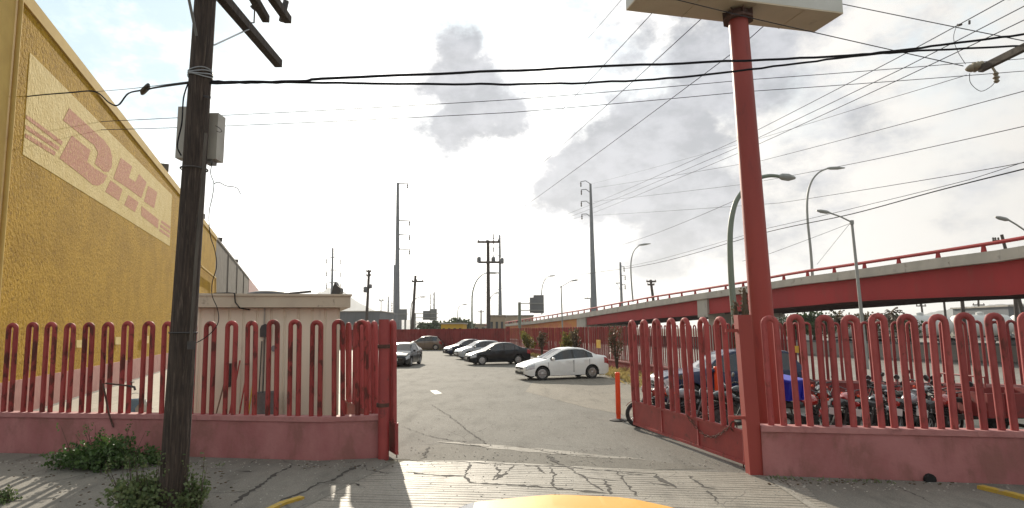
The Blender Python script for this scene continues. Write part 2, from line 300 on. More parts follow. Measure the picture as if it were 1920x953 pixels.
# ------------------------------------------------------------------ mesh helpers
class MB:
    def __init__(s): s.v = []; s.f = []
    def add(s, vs, fs):
        o = len(s.v); s.v += [Vector(x) for x in vs]; s.f += [tuple(i + o for i in f) for f in fs]; return s
    def hexa(s, p):  # 4 bottom + 4 top
        return s.add(p, [(3, 2, 1, 0), (4, 5, 6, 7), (0, 1, 5, 4), (1, 2, 6, 5), (2, 3, 7, 6), (3, 0, 4, 7)])
    def box(s, c, d, rz=0.0, mat=None):
        x, y, z = (k / 2 for k in d); pts = [Vector(q) for q in ((-x, -y, -z), (x, -y, -z), (x, y, -z), (-x, y, -z), (-x, -y, z), (x, -y, z), (x, y, z), (-x, y, z))]
        m = mat if mat else Matrix.Rotation(rz, 3, 'Z')
        return s.hexa([m @ q + Vector(c) for q in pts])
    def bar(s, a, b, w, h=None, upv=None):  # rectangular bar from a to b
        a, b = Vector(a), Vector(b); h = h or w; d = (b - a).normalized()
        u = Vector(upv) if upv else (Vector((0, 0, 1)) if abs(d.z) < .95 else Vector((1, 0, 0)))
        sd = d.cross(u).normalized() * (w / 2); u2 = sd.cross(d).normalized() * (h / 2)
        return s.hexa([a - sd - u2, a + sd - u2, b + sd - u2, b - sd - u2, a - sd + u2, a + sd + u2, b + sd + u2, b - sd + u2])
    def tube(s, path, r, seg=8, cap=True, closed=False):
        P = [Vector(p) for p in path]; n = len(P); rs = r if isinstance(r, (list, tuple)) else [r] * n
        vs = []; prev = None
        for i, p in enumerate(P):
            if closed: d = (P[(i + 1) % n] - P[i - 1])
            else: d = (P[min(i + 1, n - 1)] - P[max(i - 1, 0)])
            d.normalize()
            if prev is None:
                a = d.orthogonal().normalized()
            else:
                a = (prev - d * prev.dot(d)).normalized()
            prev = a; b = d.cross(a)
            for k in range(seg):
                t = 2 * math.pi * k / seg; vs.append(p + (a * math.cos(t) + b * math.sin(t)) * rs[i])
        fs = []
        for i in range(n if closed else n - 1):
            j = (i + 1) % n
            for k in range(seg):
                k2 = (k + 1) % seg; fs.append((i * seg + k, i * seg + k2, j * seg + k2, j * seg + k))
        if cap and not closed:
            fs.append(tuple(range(seg - 1, -1, -1))); fs.append(tuple((n - 1) * seg + k for k in range(seg)))
        return s.add(vs, fs)
    def lathe(s, prof, seg=20, o=(0, 0, 0), m=None):  # prof (r, z) around z
        vs = []; fs = []; n = len(prof); o = Vector(o); m = m or Matrix.Identity(3)
        for r, z in prof:
            for k in range(seg):
                t = 2 * math.pi * k / seg; vs.append(m @ Vector((r * math.cos(t), r * math.sin(t), z)) + o)
        for i in range(n - 1):
            for k in range(seg):
                k2 = (k + 1) % seg; fs.append((i * seg + k, i * seg + k2, (i + 1) * seg + k2, (i + 1) * seg + k))
        if prof[0][0] > 1e-5: fs.append(tuple(range(seg - 1, -1, -1)))
        if prof[-1][0] > 1e-5: fs.append(tuple((n - 1) * seg + k for k in range(seg)))
        return s.add(vs, fs)
    def prism(s, pts, ext):  # polygon of 3-D points extruded by vector
        n = len(pts); P = [Vector(p) for p in pts]; e = Vector(ext)
        fs = [tuple(range(n)), tuple(range(2 * n - 1, n - 1, -1))]
        for i in range(n): j = (i + 1) % n; fs.append((j, i, n + i, n + j))
        return s.add(P + [p + e for p in P], fs)
    def ribbon(s, pts, half, z0, z1, lean=0.0):  # wall along a polyline
        P = [Vector((p[0], p[1], 0)) for p in pts]; n = len(P); vs = []
        fz0 = z0 if callable(z0) else (lambda i: z0); fz1 = z1 if callable(z1) else (lambda i: z1)
        for i, p in enumerate(P):
            d = (P[min(i + 1, n - 1)] - P[max(i - 1, 0)]).normalized(); nn = Vector((-d.y, d.x, 0)) * half
            for sg, zz in ((1, fz0(i)), (-1, fz0(i)), (-1, fz1(i)), (1, fz1(i))):
                vs.append(p + nn * sg + Vector((lean * zz, 0, zz)))
        fs = [(0, 1, 2, 3), tuple(4 * (n - 1) + k for k in (3, 2, 1, 0))]
        for i in range(n - 1):
            for k in range(4):
                k2 = (k + 1) % 4; fs.append((4 * i + k2, 4 * i + k, 4 * i + 4 + k, 4 * i + 4 + k2))
        return s.add(vs, fs)
    def build(s, name, mat, parent=None, smooth=False, world=False, angle=40):
        me = bpy.data.meshes.new(name); off = parent.location if (parent is not None and world) else Vector((0, 0, 0))
        if parent is not None and world and parent.parent is not None:
            p = parent
            off = Vector((0, 0, 0))
            while p is not None: off = off + p.location; p = p.parent
        me.from_pydata([tuple(v - off) for v in s.v], [], s.f); me.update()
        bm = bmesh.new(); bm.from_mesh(me); bmesh.ops.recalc_face_normals(bm, faces=bm.faces); bm.to_mesh(me); bm.free()
        me.materials.append(M[mat] if isinstance(mat, str) else mat)
        if smooth:
            me.polygons.foreach_set('use_smooth', [True] * len(me.polygons)); me.set_sharp_from_angle(angle=R(angle))
        o = bpy.data.objects.new(name, me); C.objects.link(o)
        if parent is not None: o.parent = parent
        return o
def tag(o, label, cat, group=None):
    o['label'] = label; o['category'] = cat
    if group: o['group'] = group
    return o
def struct(o): o['kind'] = 'structure'; return o
def thing(name, label, cat, loc=(0, 0, 0), rz=0.0, group=None):
    o = bpy.data.objects.new(name, None); C.objects.link(o); o.location = loc; o.rotation_euler = (0, 0, rz); o.empty_display_size = .2
    return tag(o, label, cat, group)
def dup(root, loc=None, rz=None, label=None, group=None):
    def cp(o, par):
        c = o.copy(); C.objects.link(c)
        if par is not None: c.parent = par
        for ch in o.children: cp(ch, c)
        return c
    r = cp(root, None)
    if loc is not None: r.location = loc
    if rz is not None: r.rotation_euler = (0, 0, rz)
    if label: r['label'] = label
    if group: r['group'] = group
    return r
def leaves(mb, center, rad, n, size, flat=.0, power=1.0, rng=random, updir=.3):
    c = Vector(center)
    for _ in range(n):
        while True:
            p = Vector((rng.uniform(-1, 1), rng.uniform(-1, 1), rng.uniform(-1, 1)))
            if p.length <= 1: break
        p = Vector((p.x * rad[0], p.y * rad[1], p.z * rad[2])) + c
        a = Vector((rng.gauss(0, 1), rng.gauss(0, 1), rng.gauss(0, .5) + updir)).normalized()
        b = a.orthogonal().normalized(); b = Matrix.Rotation(rng.uniform(0, 6.28), 3, a) @ b
        l = size * rng.uniform(.6, 1.4); w = l * .42; cc = a.cross(b)
        mb.add([p, p + b * l * .5 + cc * w, p + b * l, p + b * l * .5 - cc * w], [(0, 1, 2, 3)])
# ------------------------------------------------------------------ ground
def sheet(name, pts, z, mat, kind=True):
    bm = MB(); bm.add([(p[0], p[1], z) for p in pts], [tuple(range(len(pts)))])
    o = bm.build(name, mat); struct(o); return o
sheet('ground', [(-6000, -60), (6000, -60), (6000, 9000), (-6000, 9000)], 0.0, 'g_earth')
g2 = lambda x, y: tuple(G(x, y))[:2]
LF = [g2(-190, 848), g2(0, 850), g2(300, 857), g2(600, 866), g2(712, 861)]        # foot of the left wall
RF = [g2(1432, 894), g2(1680, 903), g2(1920, 912), g2(2130, 919)]                 # foot of the right wall
gl, gr_ = LF[-1], RF[0]
# parking lot behind the fences
sheet('parking_lot', [LF[0], LF[2], gl, g2(800, 862), g2(1050, 874), g2(1290, 884), gr_, RF[2], RF[3], (16.6, 17.3), (9.5, 20), (8.0, 25), (6.1, 34), (1.9, 57), (-10.7, 76), (-33, 80), (-27, 45), (-16, 18)], .004, 'g_lot')
sheet('concrete_bay', [g2(1000, 716), g2(1150, 705), g2(1240, 745), g2(1230, 790), g2(1100, 765), g2(985, 735)], .008, 'g_dust')
sheet('concrete_yard', [g2(665, 640), g2(684, 640), g2(700, 780), g2(712, 856), g2(430, 850), g2(30, 842), g2(62, 774), g2(302, 698), g2(420, 660)], .008, 'g_pale')
sheet('asphalt_patch', [g2(765, 868), g2(790, 838), g2(830, 833), g2(1040, 852), g2(1200, 862), g2(1340, 880), g2(1200, 882), g2(1040, 874), g2(900, 866)], .008, 'g_patch')
rng = random.Random(3)
up_, lo_ = [], []
for k in range(21):
    x = 820 + 390 * k / 20; w = 7 * math.sin(math.pi * (k + .6) / 21.5) * rng.uniform(.55, 1.25)
    y = 829 + (x - 820) * .088 + rng.uniform(-1, 1)
    up_.append(g2(x, y - w * .45)); lo_.append(g2(x, y + w * .65))
sheet('concrete_strip', up_ + lo_[::-1], .012, 'g_strip')
sheet('driveway_apron', [g2(735, 872), g2(760, 866), g2(900, 866), g2(1040, 874), g2(1200, 882), g2(1400, 889), g2(1500, 905), g2(1700, 1090), g2(430, 1090), g2(560, 960)], .016, 'g_apron')
sheet('sidewalk', [LF[0], LF[2], LF[3], gl, g2(735, 872), g2(560, 960), g2(430, 1090), (-22, 6.3), (-24, 11)], .020, 'g_walk')
sheet('sidewalk_beside_gate', [g2(1400, 889), RF[0], RF[2], RF[3], (14, 6.6), g2(1980, 985), g2(1620, 1020), g2(1500, 905)], .020, 'g_walk')
sheet('street', [(-40, -12), (40, -12), (40, 6.2), (-40, 6.2)], .004, 'g_lot')
k1 = MB(); k1.ribbon([g2(566, 938), g2(530, 949), g2(455, 985), g2(330, 1060)], .05, 0.0, .055)
tag(k1.build('painted_kerb', 'yellowpaint'), 'worn yellow painted kerb end at the left edge of the driveway', 'kerb')
k2 = MB(); k2.ribbon([g2(1838, 919), g2(1900, 934), g2(2000, 962), g2(2150, 1010)], .06, 0.0, .07)
tag(k2.build('painted_kerb', 'yellowpaint'), 'thin yellow painted kerb in front of the right pink wall', 'kerb')
sheet('lane_dash', [g2(806, 733), g2(818, 732), g2(829, 738), g2(816, 740)], .008, 'whitepaint')
sheet('apron_light_gap', [g2(1432, 896), g2(1445, 896), g2(1545, 960), g2(1525, 960)], .024, 'g_strip')  # pale sheet paints the sunlit gap between the gate and fence shadows
# highway behind the perimeter fence
sheet('highway', [(15, 22), (60, 16), (90, 60), (60, 160), (0, 300), (-20, 300), (6, 90), (9, 40)], .004, 'g_road')
sheet('planting_bed', [g2(1150, 703), g2(1180, 708), g2(1260, 742), (9.2, 19.6), (7.7, 24.8), (5.9, 33.8), (1.7, 56.5), (1.2, 56), (4.9, 33)], .012, 'g_soil')

# ------------------------------------------------------------------ fences with hairpin tubes
LEAN = -.020
H_TOP, H_WALL = 2.56, .70
def hairpin(mb, p, d, w, z0, z1, r, lean=LEAN, seg=8):
    jr = random.Random(round(p[0] * 977 + p[1] * 331)); w = w * jr.uniform(.93, 1.07); z1 = z1 + jr.uniform(-.014, .014); lean = lean + jr.gauss(0, .007)
    p = Vector((p[0], p[1], 0)); d = Vector((d[0], d[1], 0)).normalized(); h = w / 2; path = [p - d * h + Vector((0, 0, z0))]
    n = 8 if seg > 6 else 5
    for k in range(n + 1):
        a = math.pi * (1 - k / n); path.append(p + d * (h * math.cos(a)) + Vector((0, 0, z1 - h - r + h * math.sin(a))))
    path.append(p + d * h + Vector((0, 0, z0)))
    mb.tube([q + Vector((lean * q.z, 0, 0)) for q in path], r, seg)
def on_line(pts, px, py=760):
    d = ray(px, py)                                   # plan direction of the sight line
    for i in range(len(pts) - 1):
        a, b = Vector(pts[i]), Vector(pts[i + 1]); e = b - a
        det = d.x * (-e.y) + d.y * e.x
        if abs(det) < 1e-9: continue
        s = (a.x * (-e.y) + a.y * e.x) / det; u = (d.x * a.y - d.y * a.x) / det
        if -1e-6 <= u <= 1 + 1e-6 or (i == len(pts) - 2 and u > 0) or (i == 0 and u < 0 and s > 0): return a + e * u, e.normalized(), s
    return None
def back_set(pts, k): # shift a plan line away from the camera
    out = []
    for i, p in enumerate(pts):
        d = Vector(pts[min(i + 1, len(pts) - 1)]) - Vector(pts[max(i - 1, 0)]); d.normalize(); out.append((p[0] - d.y * k, p[1] + d.x * k))
    return out
def front_fence(line, label, pxs, w, mat, hole=None):
    t = thing('street_fence', label, 'fence', (*((Vector(line[0]) + Vector(line[-1])) / 2), 0))
    mid = back_set(line, .11)
    wall = MB(); wall.ribbon(mid, .11, 0, H_WALL); wall.build('low_wall', 'wallpink', t, world=True)
    cp = MB(); cp.ribbon(mid, .135, H_WALL, H_WALL + .085); cp.build('coping', 'copingpink', t, world=True)
    for px in pxs:
        p, d, s = on_line(mid, px, 640)
        m = MB(); hairpin(m, p - Vector((LEAN * 1.6, 0)), d, w, H_WALL + .08, H_TOP, .047 if w < .18 else .052)
        m.build('hairpin_tube', mat, t, smooth=True, world=True, angle=60)
    return t
lf = front_fence(LF, 'low pink wall topped by red hairpin tubes left of the gate', [-128, -91, -53, -14, 24, 60, 96, 131, 168, 205, 241, 279, 317, 356, 394, 434, 474, 514, 554, 594, 637, 681], .165, 'redtube')
rf = front_fence(RF, 'low pink wall topped by red hairpin tubes, to the right of the tall sign pole', [1447, 1497, 1547, 1600, 1651, 1704, 1759, 1815, 1872, 1930, 1990, 2050, 2112], .185, 'redtubepale')
# hole at the foot of the left wall and water standpipe that comes out of it
hm = MB(); c = at(220, 808, LF[1][1] - .12); hm.box((c.x, c.y, c.z - .02), (.42, .03, .16)); hm.build('drain_opening', 'under', lf, world=True)
hm = MB(); p0, dd, s = on_line(RF, 1742, 900); hm.lathe([(.09, -.02), (.085, .03), (0.0, .03)], 12, (p0.x, p0.y - .02, .05), Matrix.Rotation(R(90), 3, 'X')); hm.build('drain_opening', 'under', rf, world=True)
# --- gate posts
gp = thing('gate_post', 'round red steel gate post at the end of the left pink wall', 'post', (*G(719, 862).xy, 0))
m = MB(); m.tube([(gp.location.x, gp.location.y, 0), (gp.location.x - .035, gp.location.y, 2.55)], .10, 18); m.build('post_tube', 'redsheet', gp, True, True)
m = MB()
for z in (2.05, .98): m = MB(); m.tube([(gp.location.x - .03, gp.location.y, z - .035), (gp.location.x - .03, gp.location.y, z + .035)], .118, 18); m.build('hinge_collar', 'rust', gp, True, True)
rp = thing('gate_post', 'square red steel gate post at the near end of the right pink wall', 'post', (*G(1420, 893).xy, 0))
m = MB(); b0 = Vector((rp.location.x - .0, rp.location.y + .1, 0)); m.hexa([b0 + Vector(q) for q in ((-.11, -.1, 0), (.11, -.1, 0), (.11, .1, 0), (-.11, .1, 0), (-.18, -.1, 2.56), (.04, -.1, 2.56), (.04, .1, 2.56), (-.18, .1, 2.56))]); m.build('post_tube', 'redpole', rp, world=True)
for x0_, y0_, x1_ in ((1360, 620, 1396), (1365, 783, 1400)): m = MB(); m.bar(at(x0_, y0_, b0.y + .02), at(x1_, y0_, b0.y - .05), .05); m.build('hinge_arm', 'redpole', rp, world=True)
# --- gate leaves
def gate_leaf(label, A, B, zb, zt, pxs=None, n=7, w=.2, chain=False, tops=None):
    A, B = Vector(A), Vector(B); t = thing('gate_leaf', label, 'gate', (*((A + B) / 2), 0)); d = (B - A).normalized(); nn = Vector((-d.y, d.x)); L = (B - A).length
    V = lambda s, z, o=0: Vector((*(A + d * s + nn * o), z)) + Vector((LEAN * z, 0, 0))
    fr = MB()
    for z, h in ((zb + .025, .05), (zt - .025, .05)): fr.bar(V(0, z), V(L, z), .05, h)
    for s in (.025, L / 3, 2 * L / 3, L - .025): fr.bar(V(s, zb + .05), V(s, zt - .05), .05)
    fr.build('frame', 'redsheet', t, world=True)
    for k in range(3):
        s0, s1 = L * k / 3 + .02, L * (k + 1) / 3 - .02
        m = MB(); m.hexa([V(s0, zb + .04, -.006), V(s1, zb + .04, -.006), V(s1, zb + .04, .006), V(s0, zb + .04, .006), V(s0, zt - .04, -.006), V(s1, zt - .04, -.006), V(s1, zt - .04, .006), V(s0, zt - .04, .006)])
        m.build('sheet_panel', 'redsheet', t, world=True)
    ss = []
    if pxs:
        for px in pxs: q, e, k = on_line([tuple(A), tuple(B)], px, 660); ss.append((q - A).length + .02)
    else: ss = [L * (k + .5) / n for k in range(n)]
    for s in ss:
        q = A + d * s; m = MB(); hairpin(m, q, d, w, zt - .01, H_TOP, .05, LEAN); m.build('hairpin_tube', 'redtubepale', t, True, world=True, angle=60)
    m = MB(); m.tube([V(L * .03, zb + .06, -.03), V(L * .03, zb - .08, -.03)], .012, 6); m.build('drop_bolt', 'rust', t, world=True)
    if chain:
        path = [V(.35 + 1.5 * k / 16, zt + .02 - .30 * math.sin(math.pi * k / 16), .045 * chain) for k in range(17)]
        m = MB()
        for k in range(16):
            c = (path[k] + path[k + 1]) / 2; dr = (path[k + 1] - path[k]); u = dr.normalized(); sd = u.orthogonal().normalized()
            if k % 2: sd = u.cross(sd)
            ring = [c + u * (dr.length * .62 * math.cos(2 * math.pi * j / 8)) + sd * (.022 * math.sin(2 * math.pi * j / 8)) for j in range(8)]
            m.tube(ring, .006, 5, closed=True)
        m.tube([V(.3, zt + .02 + .08 * math.sin(j), -.0 * chain + .06 * math.cos(j)) for j in np.linspace(0, 6.2, 12)], .012, 5)
        m.build('chain', 'rust', t, world=True)
    return t
gate_leaf('open red gate leaf with three sheet panels hung on the square post', G(1400, 872, .10).xy, G(1189, 796, .10).xy, .10, .66, pxs=[1361, 1325, 1293, 1263, 1236, 1212, 1191], w=.235, chain=1)
gate_leaf('open red gate leaf seen nearly edge on beside the round post', G(745, 853, .10).xy, (G(745, 853, .10) + (Vector((-3.95, 15.1, 0)) - G(745, 853, .10)).normalized() * 4.3).xy, .10, .66, n=7, w=.235)
# --- perimeter fence round the lot
def back_fence(label, line, pitch, w, zt, mat='redfar', wall=.62, seg=6, r=.045, s0=0.0, g=None, maxn=100):
    t = thing('perimeter_fence', label, 'fence', (*((Vector(line[0]) + Vector(line[-1])) / 2), 0), group=g)
    m = MB(); m.ribbon(line, .10, 0, wall); m.build('low_wall', 'redfar', t, world=True)
    m = MB(); m.ribbon(line, .12, wall, wall + .07); m.build('coping', 'copingpink', t, world=True)
    pts = [Vector(p) for p in line]; pos = []; carry = s0
    for i in range(len(pts) - 1):
        e = pts[i + 1] - pts[i]; L = e.length; e.normalize(); s = carry
        while s < L: pos.append((pts[i] + e * s, e)); s += pitch
        carry = s - L
    for p, e in pos[:maxn]:
        m = MB(); hairpin(m, p, e, w, wall + .06, zt, r, -.015, seg); m.build('hairpin_tube', mat, t, True, world=True, angle=60)
    if len(pos) > maxn:
        m = MB()
        for p, e in pos[maxn:]: hairpin(m, p, e, w, wall + .06, zt, r, -.015, seg)
        o = m.build('hairpin_tube_run', mat, t, True, world=True, angle=60); o['kind'] = 'stuff'
    return t, pos
BF = [(19.5, 16.3), (14.7, 17.6), (9.4, 20.0), (8.0, 25.0), (7.2, 29.0), (6.2, 34.0), (1.95, 57.0), (-.8, 66.0), (-10.7, 76.5), (-24, 80)]
f1, pos1 = back_fence('red hairpin fence along the highway behind the row of motorcycles', BF[:4], .41, .2, 2.52)
f2, pos2 = back_fence('red hairpin fence along the highway behind the parked white sedan', [BF[3], BF[4], BF[5], (4.05, 45.6)], .41, .2, 2.50, seg=5, r=.030, wall=.5)
f3, pos3 = back_fence('far red hairpin fence where the bars run together behind the row of parked sedans', [(4.0, 45.9), BF[6], BF[7]], .40, .2, 2.50, seg=5, r=.026, wall=.5)
pf = thing('perimeter_wall', 'solid ribbed red wall closing the far end of the parking lot', 'wall', (-12, 76, 0))
m = MB(); line = [(-.85, 66.3), BF[8], BF[9], (-36, 84)]
fine = []
for i in range(3):
    a, b = Vector(line[i]), Vector(line[i + 1]); n = int((b - a).length / .2)
    for k in range(n):
        e = (b - a).normalized(); fine.append(tuple(a + (b - a) * k / n + Vector((-e.y, e.x)) * (.05 if k % 2 else 0)))
m.ribbon(fine, .06, 0.0, 2.45); m.build('ribbed_sheet', 'redfar', pf, world=True)
m = MB(); m.ribbon([(p[0], p[1] - .1) for p in line], .16, 0, .4); m.build('footing', 'wallpink', pf, world=True)
m = MB(); p = at(951, 640, 63.4); m.box((p.x + .1, p.y, 1.3), (.35, .35, 2.6)); tag(m.build('fence_post', 'redfar'), 'thick red fence post standing in the far perimeter fence', 'post')

# ------------------------------------------------------------------ warehouse on the left
WA, WB = G(58, 770).xy, G(299, 696).xy
wd_ = (WB - WA).normalized(); wn_ = Vector((wd_.y, -wd_.x))            # along the wall, towards the lot
def wall_pt(px, py, off=0.0):
    d = ray(px, py); A3 = Vector((*(WA + wn_ * off), 0)); n3 = Vector((*wn_, 0)); k = LEAN * .8 * wn_.x
    return EYE + d * (((A3 - EYE).dot(n3) + k * CAM_H) / (d.dot(n3) - k * d.z))
def wu(px, py): return (wall_pt(px, py).xy - WA).dot(wd_)
def wP(u, z, off=0.0): q = WA + wd_ * u + wn_ * off; return Vector((q.x + LEAN * z * .8, q.y, z))
HT = wall_pt(65, 6).z
bld = thing('warehouse', 'long yellow stucco warehouse with a faded pink painted logo', 'building', (*WA, 0))
u_start, u_y, u_g, u_r, u_e = wu(13, 176), wu(407, 415), wu(468, 492), wu(487, 515), wu(508, 540)
def slab(name, mat, u0, u1, z0, z1, o0, o1, par=bld, world=True):
    m = MB(); m.hexa([wP(u0, z0, o0), wP(u1, z0, o0), wP(u1, z0, o1), wP(u0, z0, o1), wP(u0, z1, o0), wP(u1, z1, o0), wP(u1, z1, o1), wP(u0, z1, o1)]); return m.build(name, mat, par, world=world)
zc = HT - .42
slab('stucco_wall', 'stucco', u_start, u_y, 1.0, zc, -1.5, 0)
slab('plinth', 'bldpink', u_start, u_y, 0, 1.0, -1.5, .04)
slab('parapet', 'coping', u_start, u_y, zc, HT, -1.5, .06)
slab('grey_wall', 'bldgrey', u_y, u_g, 0, HT - .25, -1.5, -.05); slab('parapet', 'bldgrey', u_y, u_g, HT - .25, HT, -1.5, .02)
for k in range(1, 4): slab('pilaster', 'bldgrey', u_y + (u_g - u_y) * k / 4 - .2, u_y + (u_g - u_y) * k / 4 + .2, 0, HT - .25, -.05, .06)
slab('rose_wall', 'bldrose', u_g, u_r, 0, HT, -1.5, 0)
slab('pale_wall', 'bldwhite', u_r, u_e, 0, HT, -1.5, 0); slab('loading_window', 'farwin', u_r + (u_e - u_r) * .3, u_r + (u_e - u_r) * .55, HT * .4, HT * .8, 0, .05)
slab('roof', 'bldgrey', u_start, u_e, HT - 1.2, HT - 1.0, -45, -1.5); slab('rear_wall', 'bldgrey', u_start, u_e, 0, HT - .3, -46, -45)
slab('end_wall', 'stucco', u_start - .6, u_start, 0, HT - .1, -46, -1.5)
slab('corner_pilaster', 'coping', u_start - 1.7, u_start + .0, 0, HT + 1.6, -1.5, .10)
m = MB(); m.tube([wP(u_start - .1, .2, .17), wP(u_start - .1, HT - .3, .17)], .06, 10); m.build('downpipe', 'coping', bld, True, True)
m = MB(); m.tube([wall_pt(376, 499, .25), wall_pt(404, 522, .25)], .10, 8); m.tube([wall_pt(404, 522, .25), wall_pt(404, 600, .25)], .08, 8); m.build('gutter_pipe', 'coping', bld, True, True)
def wpoly(name, mat, pts, off, par=bld, s=.5037):
    P = [wall_pt(x * s, y * s, off) for x, y in pts]
    m = MB(); m.prism(P, Vector((*wn_, 0)) * -.007); return m.build(name, mat, par, world=True)
pan = wpoly('painted_panel', 'panelwash', [(112, 196), (640, 726), (632, 917), (85, 575)], .008)
LOGO = {'letter_d': [[(258, 403), (322, 462), (390, 525), (410, 552), (418, 585), (416, 622), (405, 640), (388, 640), (353, 610), (365, 570), (352, 542), (300, 500), (235, 448)],
                     [(268, 505), (338, 560), (325, 602), (350, 625), (400, 655), (385, 682), (365, 692), (345, 688), (300, 650), (222, 590)]],
        'letter_h': [[(450, 587), (492, 620), (480, 662), (505, 678), (518, 648), (546, 680), (526, 738), (478, 702), (422, 665)], [(412, 671), (456, 705), (443, 748), (392, 714)], [(478, 726), (516, 754), (503, 790), (463, 764)]],
        'letter_l': [[(552, 692), (586, 716), (574, 776), (536, 750)], [(527, 767), (591, 818), (588, 852), (525, 802)]],
        'speed_stripes': [[(100, 428), (235, 528), (229, 541), (97, 441)], [(97, 465), (222, 548), (216, 561), (95, 480)], [(96, 497), (209, 567), (203, 580), (93, 511)],
                          [(602, 820), (634, 844), (634, 853), (599, 829)], [(598, 835), (634, 861), (633, 870), (596, 845)], [(595, 851), (632, 877), (631, 886), (593, 860)]]}
for nm, polys in LOGO.items():
    m = MB()
    if nm == 'speed_stripes':
        for pl in polys: m = MB(); m.prism([wall_pt(x * .5037, y * .5037, .014) for x, y in pl], Vector((*wn_, 0)) * -.005); m.build('speed_stripe', 'logopink', bld, world=True)
        continue
    for pl in polys: m.prism([wall_pt(x * .5037, y * .5037, .014) for x, y in pl], Vector((*wn_, 0)) * -.005)
    m.build(nm, 'logopink', bld, world=True)
for px, py in ((316, 300), (384, 394), (417, 425), (447, 461), (508, 536), (513, 540)):
    u = wu(px, py + 8)
    fl = MB(); c = wP(u, HT + .28, -.35); fl.box(c + Vector((.12, -.1, .1)), (.6, .4, .42), .5); fl.bar(wP(u, HT - .05, -.35), c, .10); fl.build('floodlight', 'greywood', bld, world=True)
for px, py in ((147, 645), (220, 639), (273, 637)):
    m = MB(); P = [wall_pt(px + a * 5, py + b * 7, .05) for a, b in ((-1, -1), (1, -1), (1, 1), (-1, 1))]; m.prism(P, Vector((*wn_, 0)) * .03); m.build('wall_notice', 'panelwash', bld, world=True)

# ------------------------------------------------------------------ guard booth
BR = at(637, 700, 14.6); bdir = Vector((1, .22, 0)).normalized(); bback = Vector((-.36, 1, 0)).normalized()
booth = thing('guard_booth', 'small cream sheet metal booth with a flat roof behind the left fence', 'booth', (BR.x - 1.9, BR.y - .4, 0))
bL, bD, bH = 3.30, 2.6, at(637, 578, 14.6).z
o0 = Vector((BR.x, BR.y, 0)) - bdir * bL
def bp_(s, d, z): return o0 + bdir * s + bback * d + Vector((LEAN * z * .6, 0, z))
m = MB(); n = int(bL / .28)
prof = []
for k in range(n):
    s = bL * k / n; w = bL / n
    prof += [(s, 0), (s + w * .8, 0), (s + w * .84, .02), (s + w * .96, .02)]
prof.append((bL, 0))
vs = []; fs = []
for s, d in prof: vs += [bp_(s, d, 0.02), bp_(s, d, bH)]
for k in range(len(prof) - 1): fs.append((2 * k, 2 * k + 2, 2 * k + 3, 2 * k + 1))
m.add(vs, fs); m.hexa([bp_(0, .03, .02), bp_(bL, .03, .02), bp_(bL, bD, .02), bp_(0, bD, .02), bp_(0, .03, bH), bp_(bL, .03, bH), bp_(bL, bD, bH), bp_(0, bD, bH)]); m.build('clad_wall', 'boothwall', booth, world=True)
m = MB(); z0, z1 = bH + .01, bH + .27
m.hexa([bp_(-.03, -.22, z0), bp_(bL + .22, -.22, z0), bp_(bL + .22, bD + .2, z0), bp_(-.03, bD + .2, z0), bp_(-.03, -.22, z1), bp_(bL + .22, -.22, z1), bp_(bL + .22, bD + .2, z1), bp_(-.03, bD + .2, z1)]); m.build('roof_fascia', 'boothfascia', booth, world=True)
m = MB(); m.hexa([bp_(-.05, -.25, z1), bp_(bL + .25, -.25, z1), bp_(bL + .25, bD + .2, z1), bp_(-.05, bD + .2, z1), bp_(-.05, -.25, z1 + .05), bp_(bL + .25, -.25, z1 + .05), bp_(bL + .25, bD + .2, z1 + .05), bp_(-.05, bD + .2, z1 + .05)]); m.build('roof_sheet', 'boothfascia', booth, world=True)
m = MB(); m.tube([bp_(1.62, -.02, z0), bp_(1.62, -.02, .3)], .018, 6); m.build('conduit', 'boxgrey', booth, world=True)
m = MB(); q = bp_(1.85, -.02, 1.95); m.lathe([(.07, -.015), (.07, .015)], 14, q, Matrix.Rotation(R(90), 3, 'X')); m.build('round_vent', 'plasticgrey', booth, world=True)
zr = z1 + .05
rt = bp_(bL - .10, .3, zr)
m = MB(); prof = [(-.13, 0), (.10, .0), (.17, .10), (.16, .22), (.05, .30), (-.02, .42), (-.06, .28)]
m.prism([rt + Vector((x * .8, 0, z * .8)) for x, z in prof], (0, .24, 0)); spk = m.build('horn_loudspeaker', 'darkiron'); tag(spk, 'dark horn loudspeaker standing on the right end of the booth roof', 'loudspeaker')
m = MB(); m.lathe([(.62, 0), (.55, .07), (.3, .13), (0, .15)], 20, bp_(1.72, .9, zr)); tag(m.build('round_lid', 'darkiron', None, True), 'low dark round lid lying on the middle of the booth roof', 'lid')
m = MB(); a, b = bp_(1.95, .6, zr + .03), bp_(2.65, .5, zr + .10); m.bar(a, b, .06, .05); tag(m.build('roof_bar', 'darkiron'), 'thin dark bar lying on the booth roof beside the round lid', 'bar')
m = MB(); m.tube([bp_(.5, .1, zr + .02), bp_(.85, -.1, zr + .02), bp_(.98, -.27, zr + .0), bp_(1.0, -.27, zr - .2), bp_(1.1, -.25, zr - .33), bp_(1.3, -.04, zr - .36)], .014, 6); tag(m.build('loose_cable', 'cable', None, True), 'short black cable hanging over the booth roof edge', 'cable')

